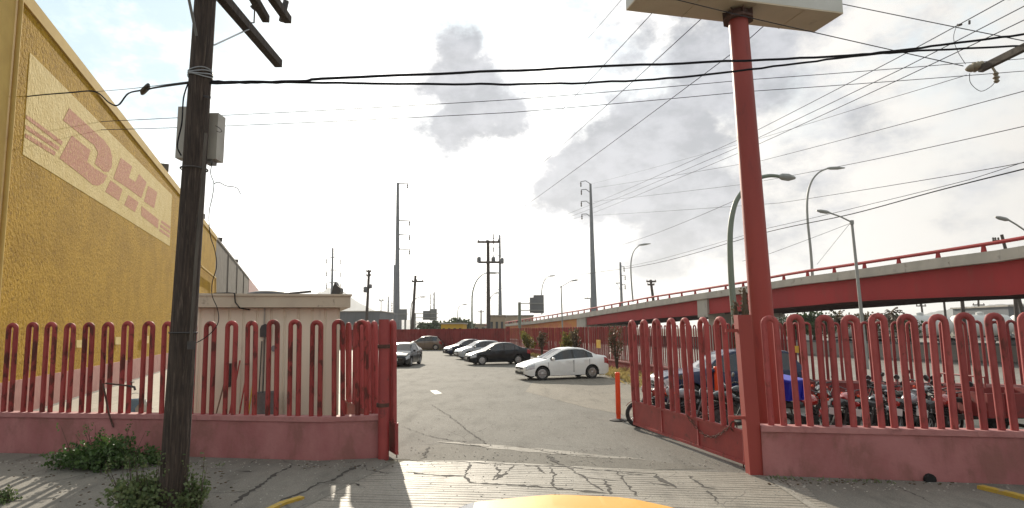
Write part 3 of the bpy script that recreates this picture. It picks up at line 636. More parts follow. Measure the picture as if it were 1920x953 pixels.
# ------------------------------------------------------------------ open cracks and joints in the pavements
def cracks(name, lines, z, sc_, ox, oy, seed):
    rg = random.Random(seed); m = MB()
    for w, pts in lines:
        P = []
        for i in range(len(pts) - 1):
            a = G(ox + pts[i][0] * sc_, oy + pts[i][1] * sc_); e = G(ox + pts[i + 1][0] * sc_, oy + pts[i + 1][1] * sc_); n = max(2, int((e - a).length / .07)); dv = (e - a); nv = Vector((-dv.y, dv.x, 0)).normalized()
            for k in range(n): P.append(a.lerp(e, k / n) + nv * rg.gauss(0, .018) * (1 if k else .3))
        P.append(e); vs = []; q = len(P)
        for i, p_ in enumerate(P):
            dv = (P[min(i + 1, q - 1)] - P[max(i - 1, 0)]).normalized(); nv = Vector((-dv.y, dv.x, 0)); ww = w * rg.choice((.4, .8, 1.2, 1.9, 2.8)) * (min(1, (i + 1) / 4, (q - i) / 4)); vs += [(*(p_ + nv * ww).xy, z), (*(p_ - nv * ww * rg.uniform(.3, 1)).xy, z)]
        m.add(vs, [(2 * i, 2 * i + 1, 2 * i + 3, 2 * i + 2) for i in range(q - 1)])
    o = m.build(name, 'crack'); struct(o); return o
cracks('apron_cracks', [(.022, [(345, 333), (420, 345), (480, 350), (580, 352), (600, 378), (700, 385), (790, 390), (940, 400), (1040, 412), (1150, 420)]), (.012, [(360, 290), (440, 294), (520, 293), (600, 297), (760, 306), (850, 310), (980, 313), (1060, 324), (1190, 334), (1340, 343)]), (.014, [(600, 300), (580, 350)]), (.02, [(700, 305), (715, 335), (690, 365)]), (.02, [(775, 308), (735, 345), (690, 368)]), (.014, [(860, 310), (905, 345)]), (.022, [(925, 315), (935, 350), (920, 380), (945, 400)]), (.016, [(980, 312), (1050, 350), (1080, 380), (1135, 412)]), (.022, [(1138, 365), (1155, 405), (1160, 425)]),
    (.016, [(1180, 330), (1230, 390), (1272, 436)]), (.022, [(1330, 340), (1380, 378), (1425, 400)]), (.018, [(1300, 375), (1360, 384), (1430, 395)]), (.016, [(1470, 350), (1530, 395), (1580, 402)]), (.018, [(1550, 410), (1592, 462)]), (.010, [(1190, 334), (1240, 345), (1330, 348)]), (.012, [(1040, 355), (1140, 366), (1210, 372)])], .0195, .46875, 600, 730, 5)
cracks('lot_cracks', [(.03, [(910, 268), (945, 295), (978, 312)]), (.012, [(440, 232), (418, 262), (425, 275), (355, 290)]), (.008, [(440, 60), (520, 110), (600, 175), (690, 235)]), (.008, [(330, 150), (420, 185), (520, 205), (640, 215)]), (.009, [(690, 235), (800, 232), (960, 262), (1130, 272)]), (.008, [(560, 220), (680, 233)])], .0155, .46875, 600, 730, 2)
cracks('sidewalk_joints', [(.022, [(262, 950), (330, 900), (400, 850), (445, 815), (530, 770)]), (.026, [(470, 928), (570, 890), (640, 850), (700, 840), (760, 800), (832, 770)]), (.010, [(832, 770), (850, 795), (900, 800), (970, 812)]), (.008, [(70, 790), (160, 784), (250, 788)]), (.05, [(288, 797), (345, 801)]), (.008, [(660, 850), (800, 852), (840, 870)])], .0235, .4336, 320, 540, 3)
# ------------------------------------------------------------------ flyover
BA, BB = Vector((28.4, 34.0)), Vector((1.0, 150.0)); bd = (BB - BA).normalized(); bn = Vector((-bd.y, bd.x)) * -1   # bn: across the deck, away from the lot
def br_s(px):
    d = ray(px, 560); e = bd; det = d.x * (-e.y) + d.y * e.x
    return (d.x * BA.y - d.y * BA.x) / det
TAB = [(2300, 385, 388, 412, 512), (2080, 421, 436, 461, 535), (1920, 449, 465, 488, 551), (1761, 473, 485, 505, 556), (1606, 496, 507, 524, 563), (1500, 511, 521, 535, 573), (1378, 533, 541, 554, 583), (1318, 542.5, 550, 562, 589), (1221, 557.5, 565, 576.5, 597), (1090, 582, 588, 597, 610), (1000, 596.5, 602, 608, 615), (940, 606, 609, 613, 617.5), (890, 612.5, 614, 616.5, 619)]
def bz(s, col):
    xs = []; zs = []
    for row in TAB:
        si = br_s(row[0]); p = BA + bd * si; xs.append(si); zs.append(at(row[0], row[col], p.y).z)
    return float(np.interp(s, xs, zs))
S0, S1 = br_s(2300), br_s(890)
fly = thing('flyover', 'red girder road flyover with a concrete parapet and red pipe railing', 'bridge', (*BA, 0))
def bP(s, o, z): q = BA + bd * s + bn * o; return Vector((q.x, q.y, z))
SS = [S0 + (S1 - S0) * k / 60 for k in range(61)]
def beam(name, mat, s0, s1, o0, o1, zf0, zf1, par=fly):
    ss = [s for s in SS if s0 < s < s1]; ss = [s0] + ss + [s1]; m = MB(); vs = []; fs = []
    for s in ss: vs += [bP(s, o0, zf0(s)), bP(s, o1, zf0(s)), bP(s, o1, zf1(s)), bP(s, o0, zf1(s))]
    n = len(ss)
    for i in range(n - 1):
        for k in range(4): k2 = (k + 1) % 4; fs.append((4 * i + k, 4 * i + k2, 4 * i + 4 + k2, 4 * i + 4 + k))
    fs += [(3, 2, 1, 0), tuple(4 * (n - 1) + k for k in range(4))]
    m.add(vs, fs); return m.build(name, mat, par, world=True)
rail = lambda s: bz(s, 1); ptop = lambda s: bz(s, 2); pbot = lambda s: bz(s, 3); gbot = lambda s: bz(s, 4)
sp1, sp2 = br_s(1090), br_s(1318); sp3 = br_s(2090)
beam('parapet', 'deck', S0, S1, -.25, .15, lambda s: pbot(s) + .03, ptop)
beam('parapet_ledge', 'deck', S0, S1, -.34, -.25, lambda s: pbot(s) + .03, lambda s: pbot(s) + .03 + .45 * (ptop(s) - pbot(s)))
beam('deck_slab', 'deck', S0, S1, .15, 9.4, lambda s: pbot(s) + .05, lambda s: ptop(s) - .45)
beam('parapet', 'deck', S0, S1, 9.4, 9.8, lambda s: pbot(s) + .03, ptop)
segs = [(S0, sp3 - .9), (sp3 + .9, sp2 - 1.0), (sp2 + 1.0, sp1 - 2.2)]
for a, b in segs:
    beam('girder', 'redgirder', a, b, .10, .30, gbot, lambda s: pbot(s) + .02)
    beam('girder_flange', 'redgirder', a, b, -.05, .45, lambda s: gbot(s) - .06, gbot)
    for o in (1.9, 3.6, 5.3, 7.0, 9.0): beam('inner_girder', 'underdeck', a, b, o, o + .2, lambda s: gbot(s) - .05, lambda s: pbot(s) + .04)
for s, h in ((sp3, .9), (sp2, 1.0), (sp1, 2.2)):
    z = gbot(s)
    beam('pier_head', 'deck', s - h, s + h, -.14, 9.3, lambda q: gbot(s) - .35, lambda q: pbot(q) + .025)
    m = MB(); m.hexa([bP(s - h * .6, .9, 0), bP(s + h * .6, .9, 0), bP(s + h * .6, 8.2, 0), bP(s - h * .6, 8.2, 0), bP(s - h * .6, .9, z - .352), bP(s + h * .6, .9, z - .352), bP(s + h * .6, 8.2, z - .352), bP(s - h * .6, 8.2, z - .352)]); m.build('pier_column', 'deck', fly, world=True)
beam('abutment_wall', 'orangewall', sp1 + 2.2, S1, .02, 9.2, lambda s: 0.0, lambda s: pbot(s) + .028)
for o, nm in ((-.05, 0), (9.6, 1)):
    m = MB(); m.tube([bP(s, o, rail(s)) for s in SS], .115, 8); m.build('railing_pipe', 'redgirder', fly, True, True)
s = S0 + 1.2
while s < S1:
    m = MB(); m.hexa([bP(s - .12, -.15, ptop(s) - .02), bP(s + .12, -.15, ptop(s) - .02), bP(s + .12, .05, ptop(s) - .02), bP(s - .12, .05, ptop(s) - .02), bP(s - .08, -.1, rail(s)), bP(s + .08, -.1, rail(s)), bP(s + .08, 0, rail(s)), bP(s - .08, 0, rail(s))])
    m.build('railing_post', 'redgirder', fly, world=True); s += 3.0
# ------------------------------------------------------------------ sign pole
spb = Vector((G(1437, 830).x, 11.6, 0)); spb = at(1446, 800, 11.6); spb.z = 0
sp = thing('sign_pole', 'tall red steel pole carrying a large boxed sign whose buff underside shows', 'sign', spb)
ptp = at(1383, 24, 11.5); m = MB(); m.tube([spb + (ptp - spb) * (k / 8) for k in range(9)], [.228 - .045 * k / 8 for k in range(9)], 24); m.build('pole', 'redpole', sp, True, True)
zs = ptp.z + .02
m = MB(); m.lathe([(.30, -.20), (.30, -.15), (.21, -.148), (.23, -.02)], 8, (ptp.x, ptp.y, zs)); 
for k in range(8): a = k * math.pi / 4; m.box((ptp.x + .25 * math.cos(a), ptp.y + .25 * math.sin(a), zs - .085), (.10, .012, .126), a)
m.build('flange', 'rust', sp, world=True)
c1, c2, c3 = G(1174, 20, zs), G(1526, 61, zs), G(1581, 26, zs); c4 = c1 + (c3 - c2)
m = MB(); inn = (c1 + c2 + c3 + c4) / 4
m.hexa([c1.copy(), c2.copy(), c3.copy(), c4.copy()] + [q + Vector((0, 0, .03)) for q in (c1, c2, c3, c4)]); m.build('underside_panel', 'signunder', sp, world=True)
m = MB(); up1 = Vector((0, 0, .032)); up2 = Vector((0, 0, 2.3)); m.hexa([q + up1 for q in (c1, c2, c3, c4)] + [q + up2 for q in (c1, c2, c3, c4)]); m.build('sign_box', 'signside', sp, world=True)
m = MB()
for f in (.28, .55, .8):
    a = c1 + (c2 - c1) * f; b = c4 + (c3 - c4) * f; m.bar(a + Vector((0, 0, -.006)), b + Vector((0, 0, -.006)), .02, .008)
m.build('panel_seam', 'signunder', sp, world=True)
# ------------------------------------------------------------------ timber utility pole in front
WPb = G(322, 958); WPt = at(389, -60, 8.15)
wp = thing('utility_pole', 'dark weathered timber utility pole standing in weeds in front of the left fence', 'utility pole', (WPb.x, WPb.y, 0))
def wpp(py): # axis point of the pole at picture height py
    f = (958 - py) / 1018; return WPb + (WPt - WPb) * f
def wz(z): f = (z - WPb.z) / (WPt.z - WPb.z); return WPb + (WPt - WPb) * f
m = MB(); ZT = 9.6; m.tube([wz(ZT * k / 14) for k in range(15)], [.172 - .045 * k / 14 for k in range(15)], 22); m.build('shaft', 'wood', wp, True, True, angle=80)
for (px, py, Yt, wd2, tt) in ((512, 120, 10.6, .13, 0), (488, 36, 10.4, .12, 0), (530, 38, 10.9, .13, 0)):
    e = at(px, py, Yt); c = wz(e.z); d = (e - c); d.z = 0; m = MB(); side = Vector((d.y, -d.x, 0)).normalized() * .17
    m.bar(c + side - d * .92, e + side * .6, wd2, wd2 * 1.05); m.build('crossarm', 'wood', wp, world=True)
    if py == 120:
        m = MB(); m.bar(wz(e.z - .75) + Vector((.1, .12, 0)), c + side + d * .42 - Vector((0, 0, .06)), .035, .012); m.build('arm_brace', 'galv', wp, world=True)
        m = MB(); m.bar(wz(e.z - .75) + Vector((.0, -.17, 0)), c + side - d * .42 - Vector((0, 0, .06)), .035, .012); m.build('arm_brace', 'galv', wp, world=True)
e = at(528, 38, 10.9); m = MB(); m.tube([e + Vector((0, 0, -.02)), e + Vector((.07, .0, .38))], .055, 10); m.build('insulator', 'darkiron', wp, True, True)
e = at(478, 8, 10.6); m = MB(); m.lathe([(.04, -.1), (.08, -.06), (.04, -.02), (.08, .02), (.04, .06), (.08, .1), (.03, .14)], 12, e); m.tube([e + Vector((-.12, 0, -.36)), e + Vector((.0, 0, -.36)), e + Vector((0, 0, -.1))], .016, 6); m.build('insulator', 'darkiron', wp, True, True)
def polebox(x0, x1, y0, y1, Y, d, name):
    a = at(x0, y0, Y); b = at(x1, y1, Y); c = (a + b) / 2; m = MB(); m.box((c.x, c.y + d / 2, c.z), (abs(b.x - a.x), d, abs(a.z - b.z))); 
    return m.build(name, 'boxgrey', wp, world=True)
polebox(334, 352, 200, 296, 8.3, .16, 'meter_cabinet'); bx = polebox(384, 405, 212, 298, 8.4, .22, 'meter_cabinet')
m = MB(); a = at(395, 303, 8.5); m.box((a.x, a.y, a.z), (.1, .16, .09)); m.build('cabinet_gland', 'plasticgrey', wp, world=True)
m = MB(); m.tube([at(386, 250, 8.05), at(380, 345, 8.02), at(368, 480, 8.0), at(358, 640, 7.98)], .021, 10); m.build('conduit', 'greywood', wp, True, True)
m = MB(); m.tube([at(358, 640, 7.98), at(357.5, 655, 7.98)], .045, 10); m.build('conduit_coupling', 'darkiron', wp, True, True)
for py in (335, 640):
    q = wpp(py); m = MB(); m.tube([q + Vector((.17 * math.cos(t), .17 * math.sin(t), 0)) for t in np.linspace(0, 6.28, 25)[:-1]], .012, 5, closed=True); m.build('strap', 'darkiron', wp, True, True)
q = wpp(152); m = MB()
for k in range(4): m.tube([q + Vector((.155 * math.cos(t), .155 * math.sin(t), -.05 + .03 * k + .02 * math.sin(t * 2 + k))) for t in np.linspace(0, 6.28, 25)[:-1]], .009, 5, closed=True)
m.build('wire_binding', 'galv', wp, True, True)
m = MB(); q = at(394, 188, 8.1); m.bar(wpp(192), q + Vector((.02, -.05, .02)), .03); m.build('spike', 'darkiron', wp, world=True)

# ------------------------------------------------------------------ overhead cables
def cable(label, pts, r=.012, mat='cablethin', sag=0.0, group=None, n=14):
    P = [at(*p) for p in pts]; path = []
    for i in range(len(P) - 1):
        L = (P[i + 1] - P[i]).length; sg = sag * L / 100
        for k in range(n):
            t = k / n; q = P[i].lerp(P[i + 1], t); q.z -= 4 * sg * t * (1 - t); path.append(q)
    path.append(P[-1]); m = MB(); m.tube(path, r, 5)
    o = m.build('overhead_cable', mat, None, True); tag(o, label, 'cable', group); return o
def smooth_pts(pts):  # Catmull-Rom through hand-measured points
    out = []
    for i in range(len(pts) - 1):
        p0, p1, p2, p3 = (np.array(pts[max(0, min(len(pts) - 1, j))], float) for j in (i - 1, i, i + 1, i + 2))
        for k in range(8):
            t = k / 8; out.append(tuple(.5 * (2 * p1 + (p2 - p0) * t + (2 * p0 - 5 * p1 + 4 * p2 - p3) * t * t + (3 * p1 - p0 - 3 * p2 + p3) * t ** 3)))
    out.append(tuple(pts[-1])); return out
def wire(label, pts, r=.012, mat='cable', name='overhead_cable', group=None, wob=0.0):
    m = MB(); P = smooth_pts(pts)
    if wob: rg = random.Random(len(label)); P = [(a, b + rg.uniform(-wob, wob), c) for a, b, c in P]
    m.tube([at(*p) for p in P], r, 6); return tag(m.build(name, mat, None, True), label, 'cable', group)
wire('thick black service cable from the timber pole to the warehouse corner', [(-60, 190, 19.6), (4, 188, 18.4), (60, 180, 17), (130, 174, 15), (178, 172, 14), (205, 193, 13.2), (222, 197, 12.9), (240, 176, 12.5), (262, 170, 12), (275, 168, 11.7), (300, 163, 10), (356, 155, 8.3)], .017)
wire('thin messenger wire stretched just above the black service cable on the left', [(178, 172, 14), (250, 166, 12), (356, 153, 8.3)], .006)
m = MB(); c = at(272, 168, 11.7); m.tube([c + Vector((-.18, .2, -.01)), c + Vector((-.1, .1, 0)), c + Vector((.1, -.1, .0)), c + Vector((.18, -.2, .02))], [.03, .06, .06, .03], 8); tag(m.build('cable_splice', 'darkiron', None, True), 'dark splice connector on the service cable left of the timber pole', 'splice')
wire('upper thick black twisted cable running right from the timber pole across the gate', [(384, 150, 8.2), (420, 154, 8.3), (560, 153, 8.5), (620, 147, 8.7), (900, 135, 9.2), (1200, 122, 9.8), (1500, 109, 10.2), (1650, 99, 10.4), (1800, 80, 10.4), (1920, 64, 10.4), (2000, 50, 10.4)], .020, wob=.8)
wire('lower thick black twisted cable running right from the timber pole across the gate', [(384, 156, 8.2), (460, 155, 8.35), (560, 155, 8.55), (700, 157, 8.9), (900, 158, 9.3), (1050, 157, 9.6), (1250, 147, 10.0), (1450, 125, 10.3), (1600, 106, 10.5), (1700, 97, 10.5), (1920, 86, 10.5), (2000, 80, 10.5)], .018, wob=.8)
wire('black drop cable hanging down the left side of the timber pole', [(352, 158, 8.1), (344, 185, 8.0), (341, 230, 8.0), (334, 262, 8.0), (333, 278, 8.0), (340, 292, 8.05)], .010, name='drop_cable')
wire('thin loose wire dangling from the cabinet beside the timber pole', [(398, 303, 8.4), (395, 325, 8.4), (401, 345, 8.4), (398, 370, 8.4), (392, 400, 8.4), (394, 440, 8.4), (403, 470, 8.4), (406, 500, 8.4), (398, 530, 8.4), (398, 555, 8.4), (408, 580, 8.4), (409, 605, 8.4), (395, 625, 8.3), (372, 641, 8.2), (358, 643, 8.0)], .006, name='loose_wire')
wire('short curled wire branching right from the loose wire by the timber pole', [(401, 345, 8.4), (410, 342, 8.4), (425, 349, 8.4), (440, 351, 8.4), (447, 356, 8.4), (451, 364, 8.4)], .006, name='loose_wire')
wire('tiny curled wire ends beside the pole cabinet', [(404, 236, 8.4), (411, 240, 8.4), (416, 246, 8.4), (412, 248, 8.4), (406, 246, 8.4)], .004, name='loose_wire')
for lab, pts, r, sag in (
    ('upper of two thin parallel wires crossing the sky level with the pole cabinet', [(-40, 238, 24), (410, 217, 24), (960, 187, 24), (1400, 150, 24), (1800, 119, 24), (2000, 104, 24)], .014, .2),
    ('lower of two thin parallel wires crossing the sky level with the pole cabinet', [(-40, 249, 24), (410, 237, 24), (960, 211, 24), (1400, 172, 24), (1900, 135, 24), (2000, 127, 24)], .014, .2),
    ('leftmost steep wire rising to meet the left edge of the sign box', [(980, 282, 70), (1218, 30, 24), (1240, 5, 23)], .016, .2),
    ('steep wire rising behind the middle of the sign box', [(948, 366, 80), (1310, 40, 22), (1345, 8, 21)], .016, .2),
    ('steep wire crossing behind the upper part of the red sign pole', [(922, 430, 100), (1385, 91, 24), (1425, 55, 23), (1500, -8, 22)], .017, .2),
    ('short steep wire at the top left of the sign box', [(1103, 72, 40), (1165, 0, 32), (1180, -18, 30)], .014, .1),
    ('highest of three parallel line conductors climbing to the top right corner', [(1022, 418, 170), (1108, 384, 160), (1385, 262, 70), (1688, 106, 36), (1883, 0, 28)], .026, .1),
    ('middle of three parallel line conductors climbing to the top right corner', [(1030, 421, 170), (1110, 391, 160), (1387, 275, 70), (1700, 125, 36), (1920, 12, 28), (1960, -8, 27)], .026, .1),
    ('lowest of three parallel line conductors climbing to the top right corner', [(1030, 424, 170), (1111, 400, 160), (1390, 285, 70), (1700, 143, 36), (1920, 38, 28), (2000, 0, 26)], .026, .1),
    ('faint wire rising from the steel pole towards the insulated crossarm', [(1109, 345, 160), (1424, 260, 60), (1660, 187, 34), (1812, 141, 24)], .014, .1),
    ('wire from the second arm of the right steel pole to the right edge', [(1113, 353, 160), (1430, 301, 70), (1920, 171, 30), (2000, 150, 28)], .022, .1),
    ('wire from the third arm of the right steel pole to the right edge', [(1114, 378, 160), (1400, 345, 80), (1635, 300, 45), (1920, 237, 30), (2000, 218, 28)], .022, .1),
    ('wire from the lowest arm of the right steel pole to the right edge', [(1114, 404, 160), (1460, 381, 70), (1780, 330, 38), (1920, 305, 30), (2000, 290, 28)], .022, .1),
    ('thin wavy wire crossing behind the sign pole from low on the left', [(1055, 494, 110), (1232, 437, 70), (1378, 376, 50), (1425, 356, 45)], .018, .3),
    ('thin black cable just above the thick bundle over the flyover', [(1090, 516, 110), (1228, 489, 80), (1440, 428, 50), (1640, 381, 38), (1818, 337, 30), (1920, 304, 26), (2000, 280, 24)], .016, .2),
    ('thin wire from the left steel tower towards the booth roof', [(430, 525, 160), (611, 517, 150), (624, 516, 150)], .02, .3),
    ('second thin wire from the left steel tower above the booth roof', [(430, 546, 160), (611, 529, 150), (624, 528, 150), (690, 540, 120)], .02, .3),
    ('lowest thin wire between the booth roof and the left steel tower', [(440, 552, 160), (615, 531, 150), (690, 536, 120)], .02, .3),
    ('guy wire slanting down from the bracket lamp to the flyover deck', [(1532, 496, 46), (1593, 420, 36)], .012, 0),
    ('thin wire from the bracket lamp towards the sign pole', [(1392, 490, 42), (1440, 477, 40), (1594, 419, 35.5)], .012, .3),
    ('upper long wire crossing in front of the sign box to the insulator', [(1250, -5, 10.5), (1404, 33, 10.4), (1806, 124, 10.8)], .009, .1),
    ('long wire descending from behind the sign box to the right edge', [(1540, -4, 13), (1580, 8, 12.8), (1920, 77, 11.5), (2000, 92, 11.2)], .010, .1)):
    cable(lab, pts, r, sag=sag)
wire('thick black cable bundle sweeping over the flyover to the far left', [(817, 574, 220), (1000, 528, 140), (1228, 494, 85), (1440, 435, 52), (1599, 401, 40), (1761, 357, 31), (1920, 317, 26), (2000, 297, 24)], .030)
# ------------------------------------------------------------------ insulated crossarm at the right edge, on a pole beyond the frame
ia, ib = at(1838, 130, 11.0), at(1935, 82, 10.0); idr = (ib - ia); pc = ia + idr * 2.2
cp_ = thing('utility_pole', 'timber utility pole at the right edge whose crossarm carries pale insulators', 'utility pole', (pc.x, pc.y + .2, 0))
m = MB(); m.tube([(pc.x, pc.y + .2, 0), (pc.x, pc.y + .2, pc.z + 1.6)], [.17, .13], 16); m.build('shaft', 'wood', cp_, True, True)
m = MB(); m.bar(ia, ia + idr * 3.2, .10, .12); m.build('crossarm', 'greywood', cp_, world=True)
ub = at(1888, -6, 10.6); m = MB(); m.bar(ub, ub + idr * 3.0, .11, .13); m.build('crossarm', 'greywood', cp_, world=True)
m = MB(); mm = Matrix.Rotation(R(75), 3, 'Y'); m.lathe([(.02, -.22), (.05, -.18), (.075, -.12), (.04, -.09), (.095, -.05), (.045, -.02), (.095, .03), (.045, .06), (.085, .1), (.03, .16)], 14, ia + Vector((-.06, 0, .05)), mm); m.build('insulator', 'porcelain', cp_, True, True)
m = MB(); q = at(1868, 146, 10.9); m.lathe([(.02, -.10), (.05, -.07), (.03, -.03), (.06, 0), (.03, .04), (.05, .08), (.02, .12)], 12, q); m.bar(q + Vector((0, 0, .1)), q + Vector((-.05, 0, .2)), .03); m.build('insulator', 'porcelain', cp_, True, True)
wire('looped jumper wire under the insulated crossarm', [(1818, 138, 11), (1820, 156, 11), (1838, 171, 11), (1856, 164, 10.9), (1867, 153, 10.9)], .006, 'cablethin', 'jumper_wire')
wire('jumper wire hanging from the high conductor to the insulator', [(1795, 45, 14), (1788, 70, 13), (1795, 95, 12), (1810, 120, 11)], .006, 'cablethin', 'jumper_wire')
m = MB(); q = at(1796, 48, 14); m.tube([q, q + Vector((.09, 0, .03))], .03, 6); q = at(1818, 41, 14); m.tube([q + Vector((0, 0, .03)), q + Vector((-.01, 0, -.06))], .025, 6); tag(m.build('line_clamp', 'darkiron'), 'small dark clamps on the high conductor near the right edge', 'clamp')

# ------------------------------------------------------------------ street lamps
def arch_lamp(label, bx, by, top, head, Y, mat, r=.10, zb=0.0, group='arched street lamps'):
    b = at(bx, by, Y); t = thing('street_lamp', label, 'street lamp', (b.x, b.y, zb), group=group)
    P = smooth_pts([(bx, by, Y)] + [(x, y, Y) for x, y in top]); pts = [at(*p) for p in P]; pts = [Vector((b.x, b.y, zb))] + [p for p in pts if p.z > zb + .05]
    n = len(pts); m = MB(); m.tube(pts, [r * (1 - .5 * k / n) for k in range(n)], 10); m.build('column', mat, t, True, True)
    a, c = at(*head[0], Y), at(*head[1], Y); m = MB(); d = c - a
    m.tube([a, a + d * .2, a + d * .6, c], [r * .5, r * 1.1, r * 1.2, r * .4], 8); m.build('lamp_head', 'greylamp', t, True, True)
    return t
arch_lamp('green arched street lamp rising right behind the tall red sign pole', 1378, 600, [(1371, 520), (1369, 440), (1376, 390), (1390, 362), (1412, 339), (1440, 330), (1462, 331)], ((1460, 331), (1491, 334)), 30, 'greenlamp', .16)
bY = lambda px: (BA + bd * br_s(px)).y
arch_lamp('tall arched street lamp standing on the flyover left of the bracket lamp', 1523, 513, [(1520, 470), (1514, 410), (1514, 370), (1521, 342), (1535, 324), (1552, 316)], ((1550, 316), (1584, 315)), bY(1523) + .6, 'greylamp', .12, at(1523, 516, bY(1523)).z)
arch_lamp('arched street lamp on the flyover behind the steel transmission pole', 1187, 566, [(1184, 530), (1183, 495), (1188, 472), (1199, 460)], ((1197, 460), (1220, 457)), bY(1187) + .6, 'greylamp', .12, at(1187, 566, bY(1187)).z)
arch_lamp('small arched street lamp above the grey sign backs', 1016, 590, [(1015, 560), (1017, 537), (1023, 523), (1030, 518)], ((1029, 518), (1042, 517)), bY(1016) + .6, 'greylamp', .13, at(1016, 590, bY(1016)).z)
arch_lamp('green based arched lamp left of the far timber pole', 885, 612, [(885, 575), (886, 550), (892, 530), (902, 517), (912, 512)], ((911, 512), (937, 512)), 105, 'greenlamp', .15)
arch_lamp('faint arched lamp just right of the far timber pole', 918, 612, [(918, 575), (920, 558), (928, 550)], ((927, 550), (937, 549)), 150, 'greylamp', .14)
arch_lamp('arched lamp standing beside the leaning timber pole over the red wall', 770, 612, [(771, 575), (776, 563), (787, 557)], ((786, 557), (800, 557)), 140, 'greylamp', .14)
arch_lamp('tiny arched lamp over the far yellow building', 858, 612, [(858, 590), (860, 577), (868, 571)], ((867, 571), (876, 571)), 200, 'greylamp', .15)
def bracket_lamp(label, b, top, arm, head, Y, mat='greylamp', r=.09):
    p = at(*b, Y); q = at(*top, Y); bx = p.x + (p.x - q.x) * (p.z / max(.1, q.z - p.z)); t = thing('street_lamp', label, 'street lamp', (bx, Y, 0), group='bracket street lamps')
    m = MB(); m.tube([Vector((bx, Y, 0)), q + Vector((0, 0, .1))], [r * 1.2, r * .8], 10); m.build('column', mat, t, True, True)
    m = MB(); m.tube([q] + [at(*a, Y) for a in arm], r * .5, 8); m.build('arm', mat, t, True, True)
    a, c = at(*head[0], Y), at(*head[1], Y); m = MB(); d = c - a; m.tube([a, a + d * .25, a + d * .7, c], [r * .5, r * 1.2, r * 1.2, r * .5], 8); m.build('lamp_head', 'greylamp', t, True, True)
    m = MB(); m.lathe([(r * 1.3, -.12), (r * 1.3, .1), (0, .14)], 10, q); m.build('collar', mat, t, True, True)
bracket_lamp('straight bracket lamp with its arm to the left in front of the flyover', (1616, 598), (1597, 417), [(1577, 407), (1552, 398)], ((1556, 399), (1531, 395)), 35)
bracket_lamp('small bracket lamp with its arm to the right beside the concrete pier head', (1054.5, 612), (1052, 538), [(1064, 531), (1073, 526)], ((1071, 527), (1084, 525)), 95, r=.11)
bracket_lamp('bracket lamp at the right edge whose arm reaches over the flyover', (1962, 620), (1942, 446), [(1905, 421), (1888, 411)], ((1892, 413), (1866, 407)), 32)
bracket_lamp('tiny bracket lamp by the slim steel pole over the railing', (1168, 600), (1164, 547), [(1158, 533), (1154, 531)], ((1163, 531), (1153, 531)), 150, r=.1)
# ------------------------------------------------------------------ transmission poles
def monopole(label, px, ytop, ybase, Y, r0, r1, arms, mat='monopole', rise=.0, pxb=None, curve=False):
    b = at(pxb or px, ybase, Y); tp = at(px, ytop, Y); b = Vector((b.x, Y, 0))
    t = thing('transmission_pole', label, 'transmission pole', b); m = MB(); m.tube([b.lerp(tp, k / 6) for k in range(7)], [r0 + (r1 - r0) * k / 6 for k in range(7)], 12); m.build('shaft', mat, t, True, True)
    for (y, x1, y1) in arms:
        f = (y - ytop) / (ybase - ytop); a = b.lerp(tp, 1 - f); a = at(px + ((pxb or px) - px) * f, y, Y); c = at(x1, y1, Y); m = MB()
        if curve: m.tube([a, a.lerp(c, .5) + Vector((0, 0, .55)), c], r1 * .35, 6)
        else: m.tube([a, c], [r1 * .5, r1 * .25], 6)
        m.build('arm', mat, t, True, True)
        m = MB(); q = c; L = 1.3 * Y / 150; m.lathe([(.1, -L), (.22, -L * .8), (.1, -L * .6), (.22, -L * .4), (.1, -L * .2), (.12, 0)], 6, q); m.build('insulator', 'greywood', t, True, True)
    return t
monopole('tallest grey steel transmission pole with short arms on its right side', 746, 343, 592, 150, .72, .32, [(345, 764, 344), (413, 768, 414), (440, 768, 441), (467, 768, 468)], pxb=745)
monopole('thin grey steel pole close to the left of the tallest transmission pole', 740, 497, 590, 190, .45, .3, [(540, 748, 541), (565, 748, 566)])
monopole('slender steel pole with curved arms to the left behind the sign pole', 1107, 345, 578, 160, .95, .30, [(345, 1089, 341), (362, 1090, 356), (384, 1090, 378), (408, 1091, 402)], pxb=1114, curve=True)
monopole('slim steel pole with curved arms to the right over the flyover railing', 1163, 492, 570, 190, .55, .3, [(499, 1170, 500), (517, 1172, 516), (534, 1172, 533)], pxb=1166)
monopole('slim grey steel pole with arms to the left just right of the far timber pole', 937, 441, 605, 170, .6, .25, [(442, 925, 439), (450, 925, 448), (466, 925, 463), (482, 925, 479)], pxb=938, curve=True)
monopole('small steel tower with three pairs of arms above the booth roof', 624, 465, 585, 190, .5, .25, [(482, 612, 485), (482, 638, 486), (506, 612, 509), (506, 638, 510), (529, 612, 532), (529, 638, 533)], pxb=622)
monopole('thin distant steel pole left of the tallest transmission pole', 728, 556, 600, 220, .35, .2, [(565, 735, 565), (574, 735, 574), (583, 735, 583)])
monopole('thin distant steel pole above the far grey sign back', 814, 548, 605, 240, .4, .25, [(552, 807, 551), (561, 807, 561), (572, 807, 572)])
